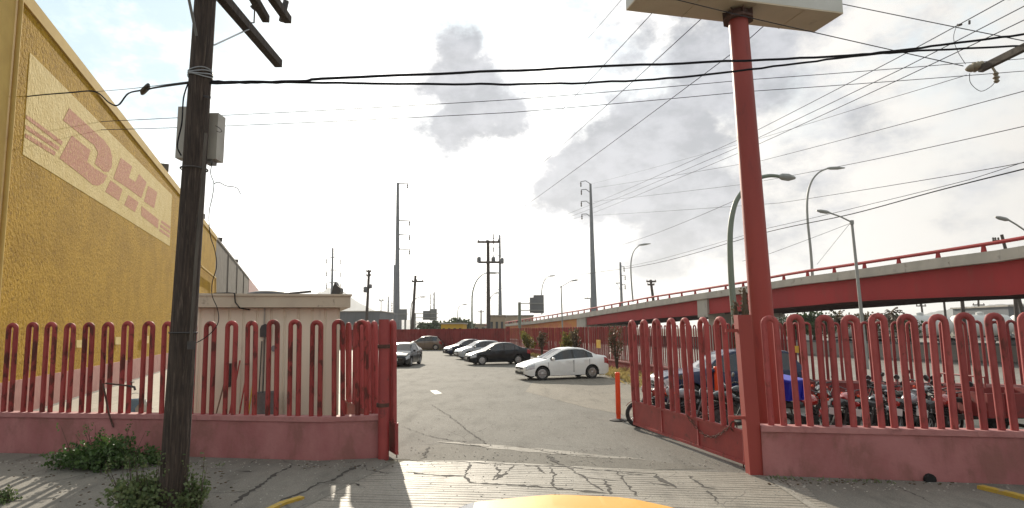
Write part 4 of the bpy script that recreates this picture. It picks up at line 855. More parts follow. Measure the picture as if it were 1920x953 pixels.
# ------------------------------------------------------------------ timber poles far off
def timber(label, px, ytop, pxb, ybase, Y, r, arms, extras=()):
    tp = at(px, ytop, Y); b = at(pxb, ybase, Y); d = (b - tp); b = tp + d * (tp.z / -d.z)
    t = thing('utility_pole', label, 'utility pole', (b.x, Y, 0)); m = MB(); m.tube([Vector((b.x, Y, 0)), tp], [r, r * .7], 10); m.build('shaft', 'fargreywood', t, True, True)
    for x0, x1, y in arms:
        a, c = at(x0, y, Y - .2), at(x1, y, Y - .2); m = MB(); m.bar(a, c, r * .9); m.build('crossarm', 'fargreywood', t, world=True)
        for k in range(3):
            q = a.lerp(c, (.06, .42, .94)[k]); m = MB(); m.lathe([(.03, 0), (.11, .1), (.06, .18), (.11, .26), (.04, .36)], 7, q); m.build('insulator', 'greywood', t, True, True)
    for (x, y, w, h) in extras:
        q = at(x, y, Y - .3); m = MB(); m.lathe([(w * .8, -h), (w, -h * .8), (w, h * .7), (w * .4, h)], 10, q); m.build('transformer', 'monopole', t, True, True)
timber('dark timber pole with two crossarms beyond the far red fence', 915, 451, 916, 615, 85, .30, [(895, 937, 454), (897, 943, 492)], [(898, 487, .28, .42), (925, 487, .28, .42), (941, 489, .28, .42)])
timber('leaning timber pole with one crossarm rising over the far red wall', 779, 517, 773, 618, 110, .30, [(772, 794, 528)])
timber('short dark timber pole with a transformer right of the booth roof', 692, 507, 688, 588, 110, .30, [(687, 696, 509), (687, 695, 517)], [(685, 543, .35, .55), (695, 537, .25, .4)])
timber('small timber pole top seen above the flyover railing', 1220, 525, 1224, 556, 120, .35, [(1212, 1230, 528), (1214, 1227, 534)])
timber('tiny timber pole with one crossarm by the flyover railing', 1107.5, 559, 1108.5, 582, 170, .28, [(1096, 1110, 560)])
timber('tiny timber pole beyond the far yellow building', 902, 581, 902, 612, 200, .28, [(897, 907, 585)])
timber('timber pole stub behind the flyover railing near the right edge', 1878, 440, 1886, 470, 60, .2, [(1862, 1873, 452)])
for lab, px, y0, y1, Y, rr in (('dark timber pole standing under the flyover at the far right', 1905, 545, 610, 58, .22), ('grey timber pole standing under the flyover by the tank wagons', 1805, 550, 605, 62, .22), ('slim pale pole under the flyover between the palms and the tank wagons', 1771, 552, 605, 75, .16), ('thin timber pole with a crossarm seen under the flyover', 1728, 556, 600, 110, .2)):
    timber(lab, px - 3, y0 - 6, px + 3, y1, Y, rr, [(px - 10, px + 8, y0 + 18)] if 'crossarm' in lab else [])
timber('small power pole with two crossarms under the flyover before the hill', 1834, 552, 1836, 600, 130, .25, [(1824, 1846, 572), (1826, 1844, 578)])
# twin-head lamp far left
b = at(715, 600, 170); t = thing('street_lamp', 'distant twin headed lamp post over the grey far building', 'street lamp', (b.x, 170, 0)); m = MB(); m.tube([(b.x, 170, 0), at(714.5, 564, 170)], .13, 8); m.build('column', 'greylamp', t, True, True)
for x in (712, 717.5): m = MB(); a = at(714.5, 566, 170); c = at(x, 563, 170); m.tube([a, c], .08, 6); m.lathe([(.3, -.2), (.3, .2)], 8, c); m.build('lamp_head', 'greylamp', t, True, True)
# ------------------------------------------------------------------ overhead direction signs, seen from behind
def signback(label, panels, posts, Y, beamy=None, mat='signback', pm_='greylamp'):
    a = at(posts[0][0], 615, Y); t = thing('direction_sign', label, 'sign', (a.x, Y, 0))
    for x0, y0, x1, y1 in panels:
        p, q = at(x0, y0, Y), at(x1, y1, Y); m = MB(); m.box(((p.x + q.x) / 2, Y, (p.z + q.z) / 2), (abs(q.x - p.x), .12, abs(p.z - q.z))); m.build('panel', mat, t, world=True)
    for x, y in posts:
        p = at(x, y, Y + .3); m = MB(); m.tube([(p.x, Y + .3, 0), p], .22, 10); m.build('post', pm_, t, True, True)
    if beamy:
        for x0, x1, y in beamy: m = MB(); m.bar(at(x0, y, Y - .12), at(x1, y, Y - .12), .14); m.build('beam', 'greylamp', t, world=True)
signback('grey back of a road sign half hidden by the tallest transmission pole', [(746, 580, 763, 600)], [(760, 598)], 140, [(738, 766, 589)])
signback('stepped grey back of a road sign over the far red wall', [(793, 583, 807, 600), (806, 579.5, 819, 601)], [(778, 588)], 140, [(776, 822, 588), (776, 822, 596)])
signback('grey back of a gantry road sign on a green post by the flyover', [(993, 558, 1000.5, 587), (1000, 553.5, 1020, 587.5)], [(974, 567)], 90, [(972, 1019, 569), (972, 1019, 582)], pm_='greenlamp')
# ------------------------------------------------------------------ far buildings
def block(label, x0, x1, ytop, Y, depth, mat, wins=0, bands=0, name='far_building', flat=None):
    p, q = at(x0, ytop, Y), at(x1, ytop, Y); t = thing(name, label, 'building', ((p.x + q.x) / 2, Y, 0)); w = q.x - p.x
    m = MB(); m.box(((p.x + q.x) / 2, Y + depth / 2, p.z / 2), (w, depth, p.z)); m.build('wall', mat, t, world=True)
    m = MB(); m.box(((p.x + q.x) / 2, Y + depth / 2, p.z + .12), (w + .5, depth + .5, .236)); m.build('roof', flat or 'deck', t, world=True)
    for k in range(wins):
        x = p.x + w * (k + .5) / wins; m = MB(); m.box((x, Y - .03, p.z * .62), (w / wins * .45, .1, p.z * .3)); m.build('window', 'farwin', t, world=True)
    for k in range(bands):
        m = MB(); m.box((p.x + w * (k + 1) / (bands + 1), Y - .06, p.z / 2), (.25, .12, p.z)); m.build('pilaster', mat, t, world=True)
    return t
block('long grey warehouse far behind the booth', 600, 712, 585.5, 150, 30, 'farbld', 0, 6)
block('low pale wall with dark openings in front of the far grey warehouse', 560, 700, 612, 120, 4, 'farwhite', 7)
block('small yellow building over the end of the far red wall', 827, 868, 608, 120, 10, 'faryellow', 4)
block('tan flat roofed building behind the far timber pole', 917, 946, 593, 130, 15, 'fartan', 3)
block('low tan shed with a grey roof between the timber pole and the gantry sign', 930, 1000, 593, 170, 20, 'fartan', 4, flat='farbld')
block('low pale shed row left of the yellow building', 795, 832, 613, 160, 10, 'fartan', 3)
block('long low brown building behind the trees on the left', 862, 925, 609, 190, 15, 'fartan', 5)
block('white shed seen beneath the flyover behind the palms', 1440, 1540, 597, 105, 12, 'farwhite', 3)
block('dull green depot building beneath the flyover far right', 1890, 2060, 575, 95, 12, 'farbld', 4)
# barrier and rail wagons across the road
bt = thing('highway_barrier', 'long grey concrete barrier across the highway behind the fence', 'barrier', (30, 50, 0))
bl_ = [at(x, 664, y).xy for x, y in ((1180, 110), (1340, 75), (1500, 56), (1700, 46), (1930, 40), (2250, 33))]
zt = 1.05; m = MB(); m.ribbon([tuple(p) for p in bl_], .28, 0, .35); m.build('foot', 'barrier', bt, world=True)
m = MB(); m.ribbon([tuple(p) for p in bl_], .12, .35, zt); m.build('upright', 'barrier', bt, world=True)
m = MB(); m.ribbon([tuple(p) for p in bl_], .16, zt, zt + .16); m.build('rail_cap', 'farbld', bt, world=True)
kb = MB(); kb.ribbon([at(x, 700, y).xy for x, y in ((1250, 36), (1420, 27.5), (1640, 22.5), (1930, 19.6), (2100, 18))], .09, 0, .14); tag(kb.build('kerb', 'yellowpaint'), 'yellow painted highway kerb just outside the right perimeter fence', 'kerb')
def wagon(label, px0, px1, Y):
    a, b = at(px0, 620, Y), at(px1, 620, Y); L = b.x - a.x; t = thing('tank_wagon', label, 'rail wagon', ((a.x + b.x) / 2, Y, 0), group='white rail tank wagons beyond the highway')
    m = MB(); mm = Matrix.Rotation(R(90), 3, 'Y'); m.lathe([(.0, -L / 2), (.9, -L / 2 + .1), (1.35, -L / 2 + .5), (1.4, -L / 2 + .9), (1.4, L / 2 - .9), (1.35, L / 2 - .5), (.9, L / 2 - .1), (0, L / 2)], 20, (0, 0, 2.45), mm); m.build('tank', 'tank', t, True)
    m = MB(); m.lathe([(.45, 0), (.45, .35), (.2, .45), (0, .46)], 12, (0, 0, 3.78)); m.build('dome', 'tank', t, True)
    m = MB(); m.box((0, 0, .95), (L * .97, .5, .25)); m.build('sill', 'darkiron', t)
    for x in (-L * .36, L * .36):
        m = MB(); m.box((x, 0, .62), (2.2, 1.8, .3))
        m.build('bogie', 'darkiron', t)
        for dx in (-.7, .7): m = MB(); m.lathe([(.42, -.9), (.42, -.78), (.06, -.76), (.06, .76), (.42, .78), (.42, .9)], 14, (x + dx, 0, .42), Matrix.Rotation(R(90), 3, 'X')); m.build('wheelset', 'darkiron', t)
    return t
for k, (a, b) in enumerate(((1560, 1668), (1673, 1781), (1786, 1894), (1899, 2007))):
    wagon(('leftmost white rail tank wagon beyond the highway, below the palms', 'second white rail tank wagon from the left beyond the highway', 'third white rail tank wagon from the left beyond the highway', 'white rail tank wagon at the right edge beyond the highway')[k], a, b, 82)
# ------------------------------------------------------------------ hills
def ridge(name, pts, Y, thick):
    m = MB(); P = smooth_pts(pts); vs = []; fs = []; rg = random.Random(5)
    for (x, y, _) in P:
        a = at(x, y, Y); h = max(a.z, 1.0) + rg.uniform(-1, 1) * a.z * .03
        vs += [(a.x * .93, Y * .93, -1), (a.x, Y, h), (a.x * 1.1, Y * 1.15, h * .6), (a.x * 1.2, Y * 1.3, -1)]
    for i in range(len(P) - 1):
        for k in range(3): fs.append((4 * i + k, 4 * i + 4 + k, 4 * i + 5 + k, 4 * i + 1 + k))
    m.add(vs, fs); return struct(m.build(name, 'hill', None, True))
ridge('hills', [(1560, 612, 0), (1640, 606, 0), (1700, 598, 0), (1760, 583, 0), (1820, 575, 0), (1880, 571, 0), (1960, 566, 0), (2100, 560, 0), (2400, 585, 0), (2600, 612, 0)], 2600, 300)
ridge('hills', [(300, 616, 0), (420, 600, 0), (520, 575, 0), (580, 556, 0), (622, 541, 0), (650, 552, 0), (690, 576, 0), (730, 592, 0), (780, 602, 0), (860, 614, 0)], 4200, 300)
# ------------------------------------------------------------------ trees
def tree(label, px, ytop, Y, w, mat='leafdark', n=900, sz=.35, trunk=.35, palm=False, seed=1, name='tree'):
    rg = random.Random(seed); tp = at(px, ytop, Y); H = tp.z; t = thing(name, label, 'tree', (tp.x, Y, 0))
    m = MB()
    if palm:
        m.tube([(0, 0, 0), (.1, 0, H * .5), (0, 0, H - 1.0)], [.28, .2, .18], 8); m.build('trunk', 'bark', t, True)
        c = MB()
        for k in range(26):
            a = rg.uniform(0, 6.28); el = rg.uniform(-.5, 1.2); L = w * rg.uniform(.4, .55); d = Vector((math.cos(a) * math.cos(el), math.sin(a) * math.cos(el), math.sin(el)))
            p = Vector((0, 0, H - 1.0)); side = Vector((-math.sin(a), math.cos(a), 0)); pts = []
            for j in range(6): f = j / 5; pts.append(p + d * L * f + Vector((0, 0, -L * .5 * f * f)))
            for j in range(5):
                for sg in (-1, 1):
                    q = pts[j]; c.add([q, pts[j + 1], q.lerp(pts[j + 1], .6) + side * sg * L * .26 * (1 - j / 6) + Vector((0, 0, -L * .10))], [(0, 1, 2)])
        c.build('crown', mat, t)
        return t
    m.tube([(0, 0, 0), (.05 * H, 0, H * .3), (0, 0, H * .6)], [trunk, trunk * .7, trunk * .4], 8)
    for k in range(5):
        a = k * 1.26 + rg.uniform(-.3, .3); m.tube([(.03 * H, 0, H * .35), (math.cos(a) * w * .22, math.sin(a) * w * .22, H * .62), (math.cos(a) * w * .36, math.sin(a) * w * .36, H * .8)], [trunk * .5, trunk * .3, trunk * .12], 6)
    m.build('trunk', 'bark', t, True); c = MB()
    for k in range(9):
        a = rg.uniform(0, 6.28); rr = rg.uniform(.05, .34) * w; z = H * rg.uniform(.45, .86); s = rg.uniform(.16, .26) * w
        leaves(c, (math.cos(a) * rr, math.sin(a) * rr, z), (s, s, min(s * .8, H - z)), n // 9, sz, rng=rg)
    c.build('crown', mat, t); return t
tree('broad dark tree over the low brown building left of the timber pole', 862, 597, 175, 9, n=1000, sz=.7, seed=2)
tree('rounded green tree between the two grey sign backs and the yellow building', 842, 603, 150, 6, n=700, sz=.6, seed=3)
tree('low green tree under the stepped grey sign back', 803, 606, 155, 6, n=700, sz=.6, seed=4)
tree('loose green tree right of the stepped grey sign back', 818, 601, 160, 5, n=600, sz=.6, seed=5)
tree('tiny palm tree left of the stepped grey sign back', 790, 601, 140, 3.4, palm=True, seed=6, name='palm_tree')
tree('dense dark tree under the flyover right of the sign pole', 1522, 581, 72, 6.5, n=1500, sz=.32, seed=7)
tree('dark tree seen under the flyover close to the sign pole', 1488, 590, 78, 5, n=1000, sz=.32, seed=8)
tree('shaggy brown palm left of the green palm under the flyover', 1572, 577, 66, 4.2, 'leafbrown', palm=True, seed=9, name='palm_tree')
tree('brown headed palm under the flyover next to the bracket lamp', 1668, 574, 70, 4.4, 'leafbrown', palm=True, seed=10, name='palm_tree')
tree('bare twiggy tree under the flyover between the two palms', 1620, 585, 74, 5.5, 'leafbrown', n=700, sz=.3, seed=11)
tree('bushy green tree just right of the brown headed palm', 1690, 586, 76, 4.5, n=1000, sz=.32, seed=12)
# ------------------------------------------------------------------ cars
def pl(x, tab):
    xs, ys = zip(*tab); return float(np.interp(x, xs, ys))
def smooth_tab(tab, step=.03, it=3):
    xs = np.arange(tab[0][0], tab[-1][0] + 1e-6, step); ys = np.interp(xs, *zip(*tab))
    for _ in range(it): ys[1:-1] = (ys[:-2] + 2 * ys[1:-1] + ys[2:]) / 4
    return list(zip(xs, ys))
SPEC = {
 'sedan': dict(L=4.38, W=1.70, wb=(.84, 3.39), rw=.305, roof=[(0, .58), (.10, .68), (.45, .80), (1.10, .95), (1.9, 1.385), (2.2, 1.45), (2.6, 1.47), (3.05, 1.43), (3.72, 1.12), (4.15, 1.07), (4.30, .98), (4.38, .80)],
               belt=[(0, .56), (.10, .64), (.45, .74), (1.1, .87), (2.0, .93), (3.3, .99), (4.1, 1.0), (4.3, .93), (4.38, .78)], ws=(1.08, 1.93), rwin=(3.02, 3.70), side=[(1.42, 2.36), (2.46, 3.12), (3.20, 3.46)], mir=1.36, doors=((1.12, 2.40), (2.44, 3.25)), cab=(1.1, 3.72)),
 'hatch': dict(L=3.98, W=1.69, wb=(.80, 3.27), rw=.305, roof=[(0, .58), (.10, .70), (.4, .82), (1.0, .97), (1.75, 1.39), (2.1, 1.46), (2.6, 1.48), (3.3, 1.42), (3.85, 1.02), (3.93, .92), (3.98, .78)],
               belt=[(0, .56), (.10, .66), (.4, .76), (1.0, .89), (2.0, .94), (3.3, 1.0), (3.85, .97), (3.98, .76)], ws=(.98, 1.78), rwin=(3.3, 3.8), side=[(1.32, 2.2), (2.3, 3.0), (3.08, 3.35)], mir=1.28, doors=((1.05, 2.25), (2.28, 3.1)), cab=(1.0, 3.85)),
 'mpv': dict(L=4.2, W=1.70, wb=(.85, 3.48), rw=.315, roof=[(0, .62), (.08, .76), (.4, .90), (.95, 1.06), (1.7, 1.50), (2.1, 1.61), (2.8, 1.65), (3.6, 1.57), (4.02, 1.10), (4.12, .98), (4.2, .80)],
               belt=[(0, .60), (.08, .70), (.4, .82), (1.0, .95), (2.0, 1.0), (3.5, 1.06), (4.02, 1.04), (4.2, .78)], ws=(.93, 1.78), rwin=(3.6, 4.0), side=[(1.3, 2.15), (2.25, 3.0), (3.08, 3.62)], mir=1.22, doors=((1.0, 2.2), (2.22, 3.15)), cab=(.95, 4.0)),
 'suv': dict(L=4.55, W=1.80, wb=(.9, 3.55), rw=.35, roof=[(0, .72), (.08, .90), (.4, 1.0), (1.3, 1.10), (1.95, 1.55), (2.3, 1.67), (3.0, 1.70), (3.95, 1.66), (4.38, 1.16), (4.47, 1.05), (4.55, .9)],
               belt=[(0, .70), (.08, .84), (.4, .93), (1.3, 1.02), (2.2, 1.06), (3.9, 1.09), (4.38, 1.08), (4.55, .88)], ws=(1.28, 2.02), rwin=(3.95, 4.33), side=[(1.6, 2.45), (2.55, 3.35), (3.43, 4.0)], mir=1.5, doors=((1.3, 2.5), (2.52, 3.45)), cab=(1.3, 4.3)),
}
def make_car(kind, label, pmat, loc, rz, name='parked_car', cat='car', group=None, steer=0.0, hub=8, scale=1.0, plate=True):
    S = SPEC[kind]; L, Wd, rw = S['L'], S['W'], S['rw']; hw = Wd / 2; ra = rw + .065; zb = .20
    roof = smooth_tab(S['roof']); belt = smooth_tab(S['belt'])
    t = thing(name, label, cat, loc, rz, group); t.scale = (scale,) * 3
    xs = set(np.round(np.arange(0, L + .001, .09), 4)); xs |= {0.0, .03, .06, L - .06, L - .03, L}
    for w in S['wb']:
        for k in range(13): xs.add(round(w - ra * math.cos(math.pi * k / 12), 4))
        xs |= {round(w - ra - .004, 4), round(w + ra + .004, 4)}
    br = []
    for a, b in [S['ws'], S['rwin']] + S['side']: br += [a, b]
    xs |= set(br); xs = sorted(x for x in xs if 0 <= x <= L)
    out = [xs[0]]
    for x in xs[1:]:
        if x - out[-1] > .003: out.append(x)
    xs = out
    plan = [(0, .66), (.03, .74), (.08, .81), (.18, .89), (.4, .955), (.75, .985), (1.1, 1), (L - 1.0, 1), (L - .5, .975), (L - .2, .93), (L - .08, .87), (L - .03, .80), (L, .72)]
    c0, c1 = S['cab']
    def sec(x):
        w = hw * pl(x, plan); zr = pl(x, roof); zs = min(pl(x, belt), zr - .012)
        arch = zb + (.10 if x < .25 or x > L - .25 else 0) * (1 - min(x, L - x) / .25 if min(x, L - x) < .25 else 0)
        for q in S['wb']:
            if abs(x - q) < ra: arch = max(arch, rw + math.sqrt(max(0, ra * ra - (x - q) ** 2)))
        k = max(0, min(1, (x - c0) / .5)) * max(0, min(1, (c1 - x) / .45)); k = k * k * (3 - 2 * k)
        wr = w * (.86 - .16 * k); wbt = w * .95
        if zr - zs < .06: wr = w * .84
        p = [(w * .74, arch), (w * .96, arch), (w * 1.0, max(arch + .01, .42)), (w * 1.0, max(arch + .02, zs * .72)), (w * .985, max(arch + .03, zs - .05)), (wbt, zs)]
        re = (wr, zr - .028 * (1 if zr - zs > .1 else .3)); g = (.02, .90)
        for f in g: p.append((wbt + (re[0] - wbt) * f + .012 * k * math.sin(math.pi * f), zs + (re[1] - zs) * f))
        p += [re, (wr * .90, zr - .008), (wr * .5, zr + .004), (0, zr + .012)]
        return p
    secs = [sec(x) for x in xs]; K = len(secs[0])
    V = lambda i, j, s: Vector((L / 2 - xs[i], s * secs[i][j][0], secs[i][j][1]))
    groups = {}
    def face(nm, pts): groups.setdefault(nm, MB()).add(pts, [tuple(range(len(pts)))])
    inr = lambda x, r: r[0] - 1e-4 <= x <= r[1] + 1e-4
    for i in range(len(xs) - 1):
        xm = (xs[i] + xs[i + 1]) / 2
        for s in (1, -1):
            for j in range(K - 1):
                nm = 'body'
                if j == 6:
                    for q, rg in enumerate(S['side']):
                        if inr(xm, rg): nm = f'side_window|{q}|{s}'
                    if nm == 'body' and S['ws'][0] + .2 < xm < S['side'][-1][1]: nm = f"pillar_trim|{sum(r_[1] <= xm for r_ in S['side'])}|{s}"
                if j in (9, 10) or (j == 8 and False):
                    if inr(xm, S['ws']): nm = 'windscreen'
                    elif inr(xm, S['rwin']): nm = 'rear_window'
                if j in (3, 4) and .05 < xm < .50 and (j == 4 or xm < .42): nm = f'headlight|0|{s}'
                if j in (3, 4) and L - .36 < xm < L - .035: nm = f'taillight|0|{s}'
                if j == 0: nm = 'underbody'
                p = [V(i, j, s), V(i + 1, j, s), V(i + 1, j + 1, s), V(i, j + 1, s)]
                if s < 0: p = p[::-1]
                if j == K - 2: pass
                face(nm, p)
        face('underbody', [V(i, 0, 1), V(i, 0, -1), V(i + 1, 0, -1), V(i + 1, 0, 1)])
    for i in (0, len(xs) - 1):
        ring = [V(i, j, 1) for j in range(K)] + [V(i, j, -1) for j in range(K - 2, -1, -1)]
        face('body', ring)
    def fin(nm, mb):
        base = nm.split('|')[0]
        mat = {'body': pmat, 'windscreen': 'glass', 'rear_window': 'glass', 'side_window': 'glass', 'headlight': 'lens', 'taillight': 'redlens', 'underbody': 'under', 'pillar_trim': 'blacktrim'}[base]
        o = mb.build(base, mat, t); bm = bmesh.new(); bm.from_mesh(o.data); bmesh.ops.remove_doubles(bm, verts=bm.verts, dist=.0008)
        if base in ('headlight', 'taillight', 'windscreen', 'rear_window', 'side_window'):
            bm.normal_update()
            d = {'headlight': .008, 'taillight': .008}.get(base, -.006)
        bm.to_mesh(o.data); bm.free(); o.data.polygons.foreach_set('use_smooth', [True] * len(o.data.polygons)); o.data.set_sharp_from_angle(angle=R(38)); return o
    for nm, mb in groups.items():
        if nm.split('|')[0] == 'headlight':  # dark housing with a reflector bowl behind the lens edge
            o = fin(nm, mb)
        else: fin(nm, mb)
    b = MB(); b.box((0, 0, .36), (L * .9, Wd * .60, .40)); b.build('chassis', 'under', t)
    # front: grille, lower intake, emblem, plate; rear plate
    zf = pl(.05, belt); xf = L / 2
    m = MB(); m.hexa([(xf - .03, -.46, zf - .10), (xf + .012, -.46, zf - .10), (xf + .012, .46, zf - .10), (xf - .03, .46, zf - .10), (xf - .06, -.44, zf - .015), (xf + .010, -.44, zf - .015), (xf + .010, .44, zf - .015), (xf - .06, .44, zf - .015)]); g = m.build('grille', 'blacktrim', t)
    m = MB()
    for z in (zf - .075, zf - .04): m.box((xf + .014, 0, z), (.01, .84, .010))
    m.build('grille_bar', 'chrome', t)
    m = MB(); m.lathe([(.058, 0), (.058, .01), (.045, .012), (.045, .006), (0, .006)], 20, (xf + .013, 0, zf - .055), Matrix.Rotation(R(90), 3, 'Y')); m.build('emblem', 'chrome', t, True)
    m = MB(); m.box((xf + .004, 0, .335), (.02, 1.05, .11)); m.build('lower_intake', 'blacktrim', t)
    m = MB(); m.box((xf - .02, 0, .235), (.10, 1.12, .045)); m.build('front_lip', pmat, t)
    if plate:
        for xx, z in ((xf + .022, .45), (-xf - .012, .72)): m = MB(); m.box((xx, 0, z), (.012, .32, .15)); m.build('licence_plate', 'plate', t)
    for s in (1, -1):
        xm = L / 2 - S['mir']; zm = pl(S['mir'], belt) + .03; m = MB()
        m.lathe([(0, -.09), (.055, -.075), (.075, -.02), (.075, .04), (.05, .075), (0, .08)], 10, (xm, s * (hw + .045), zm + .045), Matrix.Rotation(R(90), 3, 'X')); m.build('wing_mirror', pmat if pmat != 'p_yellow' else 'blacktrim', t, True)
        for d0, d1 in S['doors']:
            m = MB(); xh = L / 2 - d1 + .16; m.box((xh, s * (hw - .002), pl(d1, belt) - .13), (.17, .035, .025)); m.build('door_handle', pmat, t)
            m = MB()
            for xx in (d0, d1):
                m.hexa([(L / 2 - xx - .005, s * (hw * .99), .34), (L / 2 - xx + .005, s * (hw * .99), .34), (L / 2 - xx + .005, s * (hw * 1.003), .34), (L / 2 - xx - .005, s * (hw * 1.003), .34), (L / 2 - xx - .005, s * hw * .98, pl(xx, belt) - .06), (L / 2 - xx + .005, s * hw * .98, pl(xx, belt) - .06), (L / 2 - xx + .005, s * hw * 1.002, pl(xx, belt) - .06), (L / 2 - xx - .005, s * hw * 1.002, pl(xx, belt) - .06)])
            m.build('door_seam', 'under', t)
        for q, w in enumerate(S['wb']):
            wo_ = bpy.data.objects.new('wheel', None); C.objects.link(wo_); wo_.parent = t; wo_.location = (L / 2 - w, s * (hw - .115), rw); wo_.rotation_euler = (0, 0, steer if q == 0 else 0); wo_.empty_display_size = .1
            mm = Matrix.Rotation(R(-90) * s, 3, 'X'); m = MB()
            m.lathe([(rw * .64, -.095), (rw * .93, -.10), (rw, -.07), (rw, .07), (rw * .93, .10), (rw * .66, .092), (rw * .63, .05), (0, .05)], 28, (0, 0, 0), mm); m.build('tyre', 'tyre', wo_, True)
            m = MB(); m.lathe([(rw * .655, .06), (rw * .66, .095), (rw * .60, .098), (rw * .58, .06)], 28, (0, 0, 0), mm)
            for k in range(hub):
                a = 2 * math.pi * k / hub; ca, sa = math.cos(a), math.sin(a); wd = 1.05 / hub
                P = [Vector((r * math.cos(a + da), r * math.sin(a + da), z)) for z in (.06, .088) for r, da in ((rw * .15, -wd * 1.5), (rw * .60, -wd * .9), (rw * .60, wd * .9), (rw * .15, wd * 1.5))]
                m.hexa([mm @ p for p in P])
            m.lathe([(rw * .2, .06), (rw * .2, .092), (rw * .12, .1), (0, .1)], 14, (0, 0, 0), mm); m.build('rim', 'alloy', wo_, True)
    return t
def place(px, py): q = G(px, py); return (q.x, q.y, .006)
GRP = 'cars parked in the lot'
make_car('sedan', 'white sedan parked beside the red fence, nearest of the open lot', 'p_white', place(1054, 709.5), R(200), group=GRP, steer=R(-12), scale=1.0)
make_car('sedan', 'glossy black sedan between the white sedan and the silver hatchback', 'p_black', place(933, 683), R(200), group=GRP, hub=6)
make_car('hatch', 'silver hatchback half hidden behind the black sedan', 'p_silver', place(899, 673), R(205), group=GRP, steer=R(-8))
make_car('sedan', 'dark navy car, farthest of the row of three by the fence', 'p_navy', place(876, 666), R(204), group=GRP)
make_car('mpv', 'bronze people carrier parked against the far red wall', 'p_brown', place(797, 656.5), R(178), group=GRP, hub=5)
make_car('sedan', 'charcoal car facing the camera just past the open left gate leaf', 'p_grey', place(757, 685), R(-94), group=GRP, scale=1.03)
SUVL = (6.55, 19.2, .006)
make_car('suv', 'dark blue SUV with glaring windscreen standing behind the right gate leaf', 'p_blue', SUVL, R(183), group=GRP, hub=5)
make_car('sedan', 'yellow car close to the camera, only its roof in view', 'p_yellow', (.62, 2.90, .006), 0.0, name='foreground_car')

